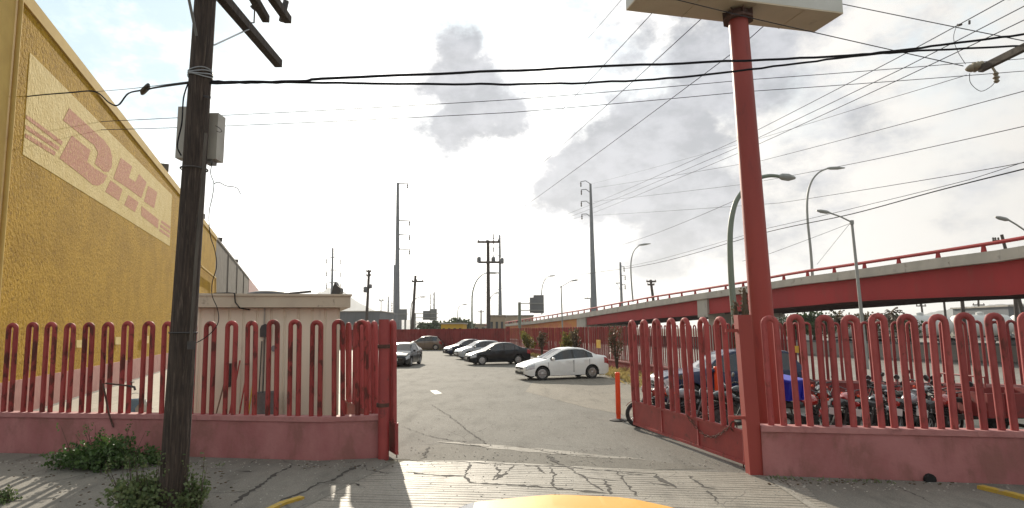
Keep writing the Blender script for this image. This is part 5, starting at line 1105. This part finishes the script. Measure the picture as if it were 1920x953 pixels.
# ------------------------------------------------------------------ motorcycles
def make_moto(label, loc, rz, tank='mblack', crate=None, lean=R(7), steer=R(18), fair=False, plate=True, group='motorcycles parked in a row behind the right fence'):
    t = thing('motorcycle', label, 'motorcycle', loc, rz, group); t.rotation_euler = (lean, 0, rz)
    def wheel(x, st=0.0, zc=.30):
        w = bpy.data.objects.new('wheel', None); C.objects.link(w); w.parent = t; w.location = (x, 0, zc); w.rotation_euler = (0, 0, st); w.empty_display_size = .1
        mm = Matrix.Rotation(R(90), 3, 'X'); m = MB(); ring = [mm @ Vector((.255 * math.cos(a), .255 * math.sin(a), 0)) for a in np.linspace(0, 2 * math.pi, 25)[:-1]]; m.tube(ring, .047, 8, closed=True); m.build('tyre', 'tyre', w, True)
        m = MB(); m.tube([p * .83 for p in ring], .014, 6, closed=True)
        for k in range(10):
            a = 2 * math.pi * k / 10; m.bar(mm @ Vector((.03 * math.cos(a), .03 * math.sin(a), 0)), mm @ Vector((.21 * math.cos(a), .21 * math.sin(a), 0)), .010)
        m.lathe([(.045, -.06), (.045, .06)], 10, (0, 0, 0), mm); m.build('rim', 'alloy', w, True)
    wheel(-.62); wheel(.66, steer)
    hx, hz = .36, .86; axle = Vector((.66, 0, .30)); head = Vector((.40, 0, .92))
    m = MB(); m.tube([(-.62, .09, .30), (-.15, .09, .36), (.1, .08, .30), (.34, .05, .55), head - Vector((.03, 0, .15))], .022, 6); m.tube([(-.62, -.09, .30), (-.15, -.09, .36), (.1, -.08, .30), (.34, -.05, .55), head - Vector((.03, 0, .15))], .022, 6)
    m.tube([head - Vector((.03, 0, .05)), (.0, 0, .72), (-.4, 0, .70), (-.85, 0, .78)], .028, 6); m.tube([(-.2, .1, .37), (-.35, .1, .70)], .018, 6); m.tube([(-.2, -.1, .37), (-.35, -.1, .70)], .018, 6); m.build('frame', 'darkiron', t, True)
    m = MB(); m.box((.08, 0, .40), (.34, .26, .24)); m.lathe([(.09, 0), (.12, .03), (.09, .06), (.12, .09), (.09, .12), (.12, .15), (.09, .18), (.11, .22)], 14, (.17, 0, .48), Matrix.Rotation(R(18), 3, 'Y')); m.lathe([(.09, -.17), (.10, -.15), (.10, .15), (.09, .17)], 14, (.02, 0, .36), Matrix.Rotation(R(90), 3, 'X')); m.build('engine', 'engine', t, True)
    m = MB(); vs = []; prof = [(-.20, .07, .10), (-.12, .12, .15), (.02, .155, .19), (.16, .15, .20), (.27, .10, .15), (.31, .05, .08)]
    for x, w, h in prof:
        for k in range(12): a = 2 * math.pi * k / 12; vs.append((x, w * math.cos(a), .80 + (h * .75 if math.sin(a) > 0 else .08) * math.sin(a)))
    fs = [tuple(range(11, -1, -1)), tuple(5 * 12 + k for k in range(12))]
    for i in range(5):
        for k in range(12): k2 = (k + 1) % 12; fs.append((i * 12 + k, i * 12 + k2, i * 12 + 12 + k2, i * 12 + 12 + k))
    m.add(vs, fs); m.build('fuel_tank', tank, t, True, angle=60)
    m = MB(); vs = []; prof = [(-.85, .10, .83, .09), (-.7, .13, .87, .09), (-.5, .14, .83, .08), (-.3, .12, .80, .08), (-.18, .09, .82, .06)]
    for x, w, z, h in prof: vs += [(x, -w, z - h), (x, w, z - h), (x, w * .95, z - .01), (x, w * .5, z + .015), (x, -w * .5, z + .015), (x, -w * .95, z - .01)]
    fs = [(5, 4, 3, 2, 1, 0), tuple(24 + k for k in range(6))]
    for i in range(4):
        for k in range(6): k2 = (k + 1) % 6; fs.append((i * 6 + k, i * 6 + k2, i * 6 + 6 + k2, i * 6 + 6 + k))
    m.add(vs, fs); m.build('seat', 'seat', t, True, angle=50)
    for s in (1, -1):
        m = MB(); m.tube([axle + Vector((0, .075 * s, 0)), head + Vector((.02, .075 * s, .02))], [.026, .02], 8); m.build('fork', 'chrome', t, True)
        m = MB(); m.tube([(-.60, .13 * s, .33), (-.48, .13 * s, .68)], .028, 8); m.build('shock_absorber', 'chrome' if s > 0 else 'darkiron', t, True)
        m = MB(); m.tube([(.36, .30 * s, 1.03), (.40, .33 * s, 1.18)], .008, 5); m.build('mirror_stem', 'darkiron', t); m = MB(); m.lathe([(0, -.012), (.055, -.01), (.06, .006), (0, .012)], 12, (.40, .34 * s, 1.20), Matrix.Rotation(R(80), 3, 'Y')); m.build('mirror', 'chrome', t, True)
        m = MB(); m.lathe([(.0, -.03), (.03, -.02), (.03, .02), (0, .03)], 8, (.47, .16 * s, .86)); m.build('indicator', 'orange', t, True)
    m = MB(); m.tube([(.27, -.36, .99), (.34, -.26, 1.03), (.40, -.1, .97), (.40, .1, .97), (.34, .26, 1.03), (.27, .36, .99)], .014, 6); m.build('handlebar', 'chrome', t, True)
    for s in (1, -1): m = MB(); m.tube([(.31, .29 * s, 1.015), (.26, .38 * s, .985)], .022, 7); m.build('grip', 'seat', t, True)
    m = MB(); m.lathe([(0, -.10), (.07, -.08), (.095, 0), (.09, .02)], 14, (.52, 0, .90), Matrix.Rotation(R(90), 3, 'Y')); m.build('headlight_shell', tank, t, True)
    m = MB(); m.lathe([(.085, 0), (.06, .02), (0, .03)], 14, (.535, 0, .90), Matrix.Rotation(R(90), 3, 'Y')); m.build('headlight', 'lens', t, True)
    for x0, a0, a1, mt in ((.66, 35, 150, tank), (-.62, 20, 120, 'mblack')):
        m = MB(); vs = []; n = 9
        for k in range(n):
            a = R(a0 + (a1 - a0) * k / (n - 1)); vs += [(x0 + .325 * math.cos(a), sgn * .06, .30 + .325 * math.sin(a)) for sgn in (-1, 1)] + [(x0 + .335 * math.cos(a), sgn * .065, .30 + .335 * math.sin(a)) for sgn in (1, -1)]
        fs = [(0, 1, 2, 3), tuple(4 * (n - 1) + k for k in (3, 2, 1, 0))]
        for i in range(n - 1):
            for k in range(4): k2 = (k + 1) % 4; fs.append((4 * i + k, 4 * i + k2, 4 * i + 4 + k2, 4 * i + 4 + k))
        m.add(vs, fs); m.build('mudguard', mt, t, True)
    m = MB(); m.tube([(.26, -.12, .42), (.30, -.13, .25), (.1, -.15, .21), (-.25, -.17, .25), (-.8, -.19, .36)], [.02, .022, .025, .045, .04], 8); m.build('exhaust', 'chrome', t, True)
    m = MB(); m.lathe([(.05, 0), (.05, .04), (.0, .05)], 10, (-.90, 0, .80), Matrix.Rotation(R(-90), 3, 'Y')); m.build('tail_light', 'redlens', t, True)
    m = MB(); m.box((-.93, 0, .64), (.012, .20, .14)); m.build('licence_plate', 'plate', t)
    m = MB(); m.tube([(-.02, .12, .3), (-.08, .26, .03)], .012, 6); m.build('side_stand', 'darkiron', t, True)
    if crate:
        m = MB(); x, y, z0, h = -.62, 0, .92, .42
        m.hexa([(x - .24, -.24, z0), (x + .24, -.24, z0), (x + .24, .24, z0), (x - .24, .24, z0), (x - .27, -.27, z0 + h), (x + .27, -.27, z0 + h), (x + .27, .27, z0 + h), (x - .27, .27, z0 + h)]); m.box((x, 0, z0 + h - .03), (.60, .60, .05))
        for q in (-.15, 0, .15): m.box((x + q, 0, z0 + h * .45), (.03, .555, h * .7)); m.box((x, q, z0 + h * .45), (.555, .03, h * .7))
        m.build('top_crate', crate, t); m = MB(); m.box((x, 0, z0 - .015), (.5, .3, .03)); m.build('carrier_rack', 'darkiron', t)
    return t
def gp_at(px, Y): q = at(px, 700, Y); return (q.x, Y, .006)
make_moto('red motorcycle whose front tyre shows past the free end of the right gate leaf', gp_at(1246, 14.9), R(166), 'mred')
make_moto('black motorcycle beside the red one behind the right gate leaf', gp_at(1292, 14.6), R(205), 'mgrey', steer=R(-15))
make_moto('black motorcycle behind the square gate post', gp_at(1358, 13.9), R(160), 'mblack')
make_moto('red motorcycle carrying a bright blue crate, right of the sign pole', gp_at(1500, 13.2), R(28), 'mred', 'bluecrate', steer=R(-20))
make_moto('black motorcycle with a bright red round tank right of the blue crate', gp_at(1572, 13.6), R(50), 'mred', steer=R(10))
make_moto('black motorcycle with silver engine in the middle of the row', gp_at(1630, 13.3), R(38), 'mblack', steer=R(25))
make_moto('dark motorcycle with a grey tank, second left of the red cargo tricycle', gp_at(1690, 13.4), R(45), 'mgrey')
make_moto('dark red motorcycle immediately left of the red cargo tricycle', gp_at(1752, 13.1), R(35), 'mred', steer=R(-10))
make_moto('black motorcycle standing behind the blue crate bike, nearer the perimeter fence', gp_at(1530, 15.4), R(70), 'mblack', steer=R(12))
make_moto('black motorcycle at the back of the row behind the grey tank bike', gp_at(1655, 15.2), R(110), 'mblack', steer=R(-12))
make_moto('black motorcycle at the back of the row behind the dark red bike', gp_at(1730, 15.0), R(75), 'mblack', steer=R(20))
make_moto('black motorcycle between the gate leaf and the SUV, close to the gate post', gp_at(1395, 15.2), R(190), 'mblack')
# red cargo tricycle
ct = thing('cargo_tricycle', 'red cargo tricycle with a sheet metal box at the right end of the motorcycle row', 'tricycle', gp_at(1850, 13.2), R(4))
for z0, h in ((.52, .48),):
    m = MB(); m.box((.25, -.62, z0 + h / 2), (1.7, .04, h)); m.build('side_panel', 'cartred', ct); m = MB(); m.box((.25, .62, z0 + h / 2), (1.7, .04, h)); m.build('side_panel', 'cartred', ct)
    m = MB(); m.box((-.58, 0, z0 + h / 2), (.04, 1.20, h)); m.build('end_panel', 'cartred', ct); m = MB(); m.box((1.08, 0, z0 + h / 2), (.04, 1.20, h)); m.build('end_panel', 'cartred', ct); m = MB(); m.box((.25, 0, z0 + .02), (1.62, 1.2, .04)); m.build('floor', 'darkiron', ct)
for x in (-.2, .25, .7): m = MB(); m.box((x, -.65, .80), (.05, .02, .54)); m.build('stiffener', 'cartred', ct)
m = MB(); m.tube([(-.58, -.6, 1.1), (-.58, -.6, 1.32), (-.58, .6, 1.32), (-.58, .6, 1.1)], .018, 6); m.build('headboard_rail', 'cartred', ct, True)
for x, y in ((.55, -.5), (.55, .5), (-1.35, 0)):
    w = bpy.data.objects.new('wheel', None); C.objects.link(w); w.parent = ct; w.location = (x, y, .28); mm = Matrix.Rotation(R(90), 3, 'X'); m = MB(); m.tube([mm @ Vector((.225 * math.cos(a), .225 * math.sin(a), 0)) for a in np.linspace(0, 6.2832, 23)[:-1]], .055, 8, closed=True); m.build('tyre', 'tyre', w, True); m = MB(); m.lathe([(.18, -.03), (.18, .03), (.06, .05), (0, .05)], 16, (0, 0, 0), mm); m.build('rim', 'engine', w, True)
m = MB(); m.bar((-1.0, 0, .46), (1.0, 0, .46), .10); m.bar((-1.35, 0, .30), (-1.12, 0, .98), .05); m.bar((-1.0, 0, .46), (-1.15, 0, .85), .06); m.bar((.55, -.5, .28), (.55, .5, .28), .06); m.build('frame', 'darkiron', ct)
m = MB(); m.lathe([(.0, -.16), (.10, -.12), (.14, 0), (.12, .12), (0, .16)], 12, (-.98, 0, .80), Matrix.Rotation(R(90), 3, 'Y')); m.build('fuel_tank', 'cartred', ct, True)
m = MB(); m.tube([(-.95, -.38, 1.06), (-1.08, -.2, 1.08), (-1.12, 0, 1.0), (-1.08, .2, 1.08), (-.95, .38, 1.06)], .015, 6); m.build('handlebar', 'darkiron', ct, True)
for y in (-.36, .36): m = MB(); m.lathe([(0, -.015), (.07, -.01), (.07, .01), (0, .015)], 12, (-1.08, y, 1.24), Matrix.Rotation(R(80), 3, 'Y')); m.tube([(-1.04, y * .8, 1.08), (-1.08, y, 1.2)], .008, 5); m.build('mirror', 'chrome', ct, True)
m = MB(); m.box((-.72, 0, .82), (.3, .3, .08)); m.build('seat', 'seat', ct)
# loose crate, cover and gear between the motorcycles
# ------------------------------------------------------------------ orange delineator posts
def delineator(label, px, py, h):
    q = G(px, py); t = thing('delineator_post', label, 'bollard', (q.x, q.y, .006), group='fluorescent orange delineator posts')
    m = MB(); m.lathe([(.24, 0), (.24, .02), (.17, .045), (.07, .05)], 20, (0, 0, 0)); m.build('rubber_base', 'tyre', t, True)
    m = MB(); m.lathe([(.058, .05), (.058, .16), (.066, .17), (.062, h - .05), (.066, h - .02), (.05, h), (0, h)], 16); m.build('post', 'orange', t, True)
    return t
delineator('fluorescent orange delineator post left of the free end of the right gate leaf', 1160, 789, 1.22)
delineator('orange delineator post seen through the left bars of the right gate leaf', 1242, 772, 1.22)
delineator('orange delineator post between the gate leaf and the dark blue SUV', 1346, 768, 1.22)
# ------------------------------------------------------------------ notices on fences
for lab, px, py, line, w, h, off in (('yellow notice on the perimeter fence left of the white sedan roof', 1083, 640, BF[4:8], .9, .55, .2), ('yellow notice on the perimeter fence above the boot of the white sedan', 1128, 645, BF[4:8], .8, .5, .2),
                            ('yellow notice with red lettering on the fence behind the right gate leaf', 1264, 648, BF[3:6], .34, .28, .2), ('yellow notice with red lettering on the fence just right of the sign pole', 1499, 655, BF[:4], .26, .22, .14)):
    p, d, s = on_line(line, px, py); n = Vector((-d.y, d.x)); n = -n if n.y > 0 else n
    q = p + n * off; z = at(px, py, q.y).z; t = thing('notice_sign', lab, 'sign', (q.x, q.y, z)); mm = Matrix.Rotation(math.atan2(d.y, d.x), 3, 'Z'); m = MB()
    m.box((0, 0, 0), (w, .012, h), mat=mm); m.build('plate', 'yellowsign', t)
    m = MB(); rg = random.Random(px)
    for k, f in enumerate((.28, 0, -.25)):
        m.box(mm @ Vector((rg.uniform(-.03, .03) * w, -.009, f * h)), (w * rg.uniform(.5, .75), .004, h * (.12 if k else .2)), mat=mm)
    m.build('print_lines', 'noticeink', t)
# ------------------------------------------------------------------ tools along the booth wall
def booth_pt(px, z, out=.1):
    ln = [tuple(bp_(-1, 0, 0).xy), tuple(bp_(bL, 0, 0).xy)]; p, d, s = on_line(ln, px, 700); q = Vector((p.x, p.y, z)) - bback * out; return q
def bz_(px, py, out=.1): q = booth_pt(px, 0, out); return at(px, py, q.y)
def tool(name, label, cat, foot, top, hmat, head):
    f = booth_pt(foot, 0.01, .45); tp = bz_(top[0], top[1], .04); t = thing(name, label, cat, (f.x, f.y, .01)); m = MB(); m.tube([f, tp], .016, 7); m.build('handle', hmat, t, True, True); d = (tp - f).normalized()
    if head == 'shovel_up':
        m = MB(); P = [(-.11, 0), (-.12, .18), (-.09, .26), (0, .30), (.09, .26), (.12, .18), (.11, 0)]; m.prism([tp + Vector((x, -.02, z)) for x, z in P], (0, .02, 0)); m.build('blade', 'darkiron', t, world=True)
    if head == 'broom':
        m = MB(); m.hexa([f + Vector(q) for q in ((-.2, -.05, 0), (.2, -.05, 0), (.2, .05, 0), (-.2, .05, 0), (-.15, -.035, .2), (.15, -.035, .2), (.15, .035, .2), (-.15, .035, .2))]); m.build('bristles', 'bristle', t, world=True)
    if head == 'broom_up':
        m = MB(); m.hexa([tp + Vector(q) for q in ((-.07, -.05, -.42), (.07, -.05, -.42), (.07, .03, -.42), (-.07, .03, -.42), (-.06, -.05, .10), (.06, -.05, .10), (.06, .03, .10), (-.06, .03, .10))]); m.build('bristles', 'bristle', t, world=True)
    if head == 'spade':
        m = MB(); m.prism([f + Vector(q) for q in ((-.11, 0, .28), (.11, 0, .28), (.11, 0, .05), (0, 0, -.0), (-.11, 0, .05))], (0, .02, 0)); m.build('blade', 'darkiron', t, world=True)
tool('push_broom', 'upturned dark broom leaning at the left of the booth wall', 'broom', 403, (428, 690), 'woodhandle', 'broom_up')
tool('broom', 'broom with a slanting dark red handle against the booth wall', 'broom', 430, (450, 676), 'redhandle', 'broom')
tool('rake', 'short red handled rake beside the broom against the booth wall', 'rake', 449, (466, 680), 'redhandle', 'spade')
tool('shovel', 'grey handled shovel leaning left of the grey bucket', 'shovel', 488, (491, 640), 'greywood', 'spade')
tool('shovel', 'tall grey shovel leaning right behind the grey bucket', 'shovel', 496, (497, 632), 'greywood', 'shovel_up')
tool('mop', 'yellow handled mop leaning near the grey bucket', 'mop', 466, (474, 722), 'yellowhandle', 'broom')
q = booth_pt(504, .01, .42); t = thing('bucket', 'grey plastic bucket standing at the booth wall', 'bucket', (q.x, q.y, .01)); m = MB(); m.lathe([(.0, 0), (.17, 0), (.22, .98), (.235, 1.0), (.21, 1.0), (.16, .03), (0, .03)], 20); m.build('shell', 'plasticgrey', t, True)
m = MB(); m.tube([(.22 * math.cos(a), -.04, .97 - .15 * math.sin(a)) for a in np.linspace(0, math.pi, 9)], .008, 5); m.build('bail', 'galv', t, True)
q = G(252, 776); t = thing('bucket', 'pale blue bucket on the yard left of the timber pole', 'bucket', (q.x, q.y, .01)); m = MB(); m.lathe([(0, 0), (.17, 0), (.22, .38), (.24, .40), (.21, .40), (.16, .03), (0, .03)], 18); m.build('shell', 'plasticblue', t, True); m = MB(); m.tube([(.23 * math.cos(a), 0, .38 + .2 * math.sin(a)) for a in np.linspace(0, math.pi, 11)], .008, 5); m.build('bail', 'galv', t, True)
q = G(268, 776); m = MB(); rg = random.Random(4); bmv = [(.22 * math.cos(a) * rr * rg.uniform(.8, 1.15), .18 * math.sin(a) * rr, z * rg.uniform(.85, 1.1)) for z, rr in ((0, 1), (.15, 1.1), (.28, .8), (.36, .35)) for a in np.linspace(0, 6.283, 13)[:-1]]
fs = [tuple(36 + k for k in range(12))] + [(i * 12 + k, i * 12 + (k + 1) % 12, i * 12 + 12 + (k + 1) % 12, i * 12 + 12 + k) for i in range(3) for k in range(12)]
m.add([Vector(v) + Vector((q.x, q.y, .01)) for v in bmv], fs); tag(m.build('sack', 'boxgrey', None, True), 'small pale sack slumped beside the blue bucket in the yard', 'sack')
# standpipe with tap at the left wall
Yp = LF[1][1] - .35; a = at(212, 803, Yp + .1); t = thing('water_standpipe', 'leaning rusty water pipe with a tap rising from the hole in the left wall', 'water pipe', (a.x, a.y, a.z)); m = MB(); m.tube([at(222, 808, Yp + .35), at(212, 800, Yp), at(204, 775, Yp), at(193, 719, Yp), at(200, 719, Yp), at(243, 724, Yp)], .017, 8); m.build('pipe', 'rust', t, True, True)
m = MB(); c = at(247, 725, Yp); m.tube([at(242, 724, Yp), c, c + Vector((.05, 0, -.01)), c + Vector((.07, 0, -.07))], .022, 8); m.box((c.x, c.y, c.z + .05), (.012, .012, .07)); m.box((c.x, c.y, c.z + .085), (.09, .015, .015)); m.build('tap', 'darkiron', t, True, True)
# ------------------------------------------------------------------ plants
def weed(label, px, py, w, d, h, n, size, mat='leaf', seed=1, stems=14, name='weed_bush', tall=0):
    rg = random.Random(seed); q = G(px, py); t = thing(name, label, 'plant', (q.x, q.y, .0)); c = MB(); s = MB()
    for k in range(stems):
        a = rg.uniform(0, 6.283); r = rg.uniform(.15, 1.0) ** .7; e = Vector((math.cos(a) * r * w, math.sin(a) * r * d, h * rg.uniform(.35, 1.0) * (1.12 - .75 * r * r)))
        mid = Vector((e.x * .45, e.y * .45, e.z * .75)); s.tube([(e.x * .05, e.y * .05, 0), mid, e], [.010, .007, .003], 4)
        for f in (.35, .55, .75, .9, 1.0):
            p = mid.lerp(e, (f - .5) * 2) if f > .5 else mid * (f * 2); rr = .10 + .10 * f
            leaves(c, p, (rr * w * .9 + .04, rr * d + .04, .05 + h * .10), n // (stems * 5), size, rng=rg, updir=.5)
    for k in range(tall):
        x = rg.uniform(-.9, .9) * w; hh = h * rg.uniform(1.0, 1.5); s.tube([(x * .6, 0, 0), (x * .8, -.05, hh * .6), (x, -.1 + rg.uniform(-.1, .1), hh)], [.006, .004, .002], 4); leaves(c, (x, -.1, hh * .95), (.03, .03, .10), 10, size * .6, rng=rg)
    c.build('foliage', mat, t); s.build('stems', 'bark', t); return t
weed('spreading dark green weed bush at the foot of the left pink wall', 192, 880, .92, .42, .55, 5200, .052, 'leaf', 3, 60, tall=14)
weed('dusty green weed growing round the foot of the timber pole', 262, 962, .55, .40, .52, 2600, .05, 'leafpale', 4, 44, tall=20)
weed('small leafy weed on the right side of the timber pole foot', 362, 958, .26, .25, .48, 1000, .045, 'leafpale', 5, 24, tall=6)
weed('low weed between the bush and the timber pole at the left wall', 290, 872, .18, .14, .30, 500, .04, 'leaf', 6, 14, tall=3)
weed('small weed tuft at the lower left corner', 8, 946, .18, .16, .2, 320, .04, 'leafpale', 7, 12, tall=2)
def shrub(label, px, py, w, h, mat, n, seed, sz=.09, line=None, off=.5):
    rg = random.Random(seed); p, d, s = on_line(line, px, 650); nn = Vector((-d.y, d.x)); nn = -nn if nn.x > 0 else nn; q = p + nn * off; t = thing('dry_shrub', label, 'plant', (q.x, q.y, .0)); c = MB(); s_ = MB()
    for k in range(12):
        a = rg.uniform(0, 6.283); r = rg.uniform(.1, 1) * w * .5; hh = h * rg.uniform(.5, 1.0); e = Vector((math.cos(a) * r, math.sin(a) * r, hh)); mid = Vector((e.x * .3, e.y * .3, hh * .5)); s_.tube([(0, 0, 0), mid, e], [.03, .02, .008], 5)
        for f in (.3, .5, .7, .85, 1): leaves(c, mid.lerp(e, f), (w * .15, w * .15, h * .10), n // 60, sz, rng=rg)
    c.build('foliage', mat, t); s_.build('stems', 'bark', t)
shrub('tall thorny dry shrub against the fence between the white sedan and the gate leaf', 1172, 700, 1.1, 2.5, 'leafbrown', 700, 1, .09, BF[3:6])
shrub('yellow leaved bush at the fence over the nose of the white sedan', 1005, 660, 1.6, 2.2, 'leafyellow', 1300, 2, .13, BF[5:8], .8)
shrub('brown dead bush at the fence right of the yellow leaved bush', 1034, 660, 1.1, 2.2, 'leafbrown', 600, 3, .12, BF[5:8], .8)
shrub('green and yellow bush at the fence above the white sedan roof', 1083, 660, 1.4, 2.1, 'leafyellow', 1100, 4, .12, BF[5:8], .7)
shrub('spiky brown bush at the fence above the boot of the white sedan', 1098, 660, .8, 2.3, 'leafbrown', 600, 5, .11, BF[5:8], .7)
def spike(label, px, ytop, Y, r, seed):
    rg = random.Random(seed); tp = at(px, ytop, Y); t = thing('columnar_cactus', label, 'plant', (tp.x, Y, 0)); m = MB(); n = 40; H = tp.z; prof = []
    for k in range(n + 1): prof.append((r * (1.0 + .28 * (k % 2)) * (1 - .75 * max(0, k / n - .8) / .2 * .8), H * k / n))
    m.lathe(prof, 10); m.build('column', 'leafbrown', t, True); c = MB()
    for k in range(160): z = rg.uniform(.45, 1) * H; a = rg.uniform(0, 6.28); leaves(c, (r * math.cos(a), r * math.sin(a), z), (.04, .04, .04), 1, .10, rng=rg)
    c.build('foliage', 'leafbrown', t)
spike('tall spiky columnar cactus just left of the sign pole', 1395, 540, 23.2, .11, 1)
spike('shorter spiky columnar cactus under the green arched lamp', 1378, 566, 23.5, .10, 2)
def grass(name, regions, n, h, mat, seed):
    rg = random.Random(seed); m = MB()
    for a, b, wd in regions:
        a, b = Vector(a), Vector(b); d = (b - a); nn = Vector((-d.y, d.x)).normalized()
        for _ in range(int(n * d.length)):
            p = a + d * rg.random() + nn * rg.gauss(0, wd); k = rg.uniform(.4, 1.2) * h; l = Vector((rg.gauss(0, .45), rg.gauss(0, .45), 1)).normalized() * k; sd = Vector((rg.gauss(0, 1), rg.gauss(0, 1), 0)).normalized() * (.008 + k * .012); q = Vector((p.x, p.y, .0)); m.add([q - sd, q + sd, q + l * .6 + sd * .6, q + l + Vector((l.x, l.y, -k * .2)) * .5], [(0, 1, 2, 3)])
    o = m.build(name, mat); o['kind'] = 'stuff'; return o
inner = [Vector(p) for p in BF]
grass('dry_grass', [(Vector((7.6, 24.8)), Vector((5.9, 33.8)), .35), (Vector((5.8, 33.9)), Vector((1.6, 56.5)), .3), (Vector((1.5, 57)), Vector((-1.4, 66)), .3), (Vector((-1.5, 66)), Vector((-11, 75.6)), .3), (Vector((-11, 75.5)), Vector((-24, 79)), .4), (G(1150, 704).xy, G(1240, 738).xy, .25), (g2(1120, 697), g2(1180, 712), .3)], 60, .34, 'leafdry', 1)
grass('roadside_grass', [(Vector((8.2, 25.2)), Vector((9.9, 20.3)), .3), (Vector((9.8, 20.2)), Vector((19, 16.6)), .3)], 60, .35, 'leafdry', 2)
b_ = back_set(RF, .35)
def debris(name, mat, spots, seed, zoff=.02):
    rg = random.Random(seed); m = MB()
    for (x0, y0, x1, y1, n, s0, s1) in spots:
        for _ in range(n):
            q = G(rg.uniform(x0, x1), rg.uniform(y0, y1)); s = rg.uniform(s0, s1); a = rg.uniform(0, 6.28); P = []
            for z, f in ((0, 1.0), (s * .5, .7)):
                for k in range(5): t_ = a + k * 1.2566; P.append(q + Vector((math.cos(t_) * s * f * rg.uniform(.6, 1.1), math.sin(t_) * s * f * rg.uniform(.6, 1.1), z + zoff)))
            m.add(P, [(5, 6, 7, 8, 9)] + [(k, (k + 1) % 5, 5 + (k + 1) % 5, 5 + k) for k in range(5)])
    o = m.build(name, mat); o['kind'] = 'stuff'; return o
debris('gravel', 'deck', [(740, 840, 1400, 875, 240, .006, .022), (780, 866, 1500, 950, 260, .005, .018), (0, 865, 720, 880, 260, .006, .025), (330, 880, 720, 950, 120, .006, .02), (1440, 900, 1900, 925, 200, .006, .025), (760, 700, 1250, 830, 220, .008, .02)], 11, .015)
debris('leaf_litter', 'leafbrown', [(0, 860, 420, 900, 120, .012, .03), (100, 900, 440, 952, 90, .012, .03), (1440, 900, 1800, 912, 90, .012, .03), (560, 866, 740, 885, 40, .01, .025)], 12, .018)
b_ = back_set(RF, 1.0)
grass('wall_grass', [(Vector(b_[0]) + (Vector(b_[2]) - Vector(b_[0])) * .28, Vector(b_[0]) + (Vector(b_[2]) - Vector(b_[0])) * .5, .10)], 90, .75, 'leafyellow', 3)
grass('pavement_weeds', [(g2(60, 857), g2(300, 868), .05), (g2(330, 872), g2(420, 876), .05), (g2(1440, 900), g2(1700, 910), .03)], 30, .10, 'leafpale', 4)

# ------------------------------------------------------------------ air
hz = MB(); hz.box((0, 4200, 149), (13000, 11000, 300)); ho = hz.build('haze', 'under'); ho['kind'] = 'stuff'
hm_ = bpy.data.materials.new('haze_air'); hm_.use_nodes = True; ht = hm_.node_tree; ht.nodes.clear(); pv = N(ht, 'ShaderNodeVolumePrincipled'); pv.inputs['Color'].default_value = (.95, .97, 1, 1); pv.inputs['Density'].default_value = .00018; pv.inputs['Anisotropy'].default_value = .3
hout = N(ht, 'ShaderNodeOutputMaterial'); ht.links.new(pv.outputs[0], hout.inputs['Volume']); ho.data.materials.clear(); ho.data.materials.append(hm_)
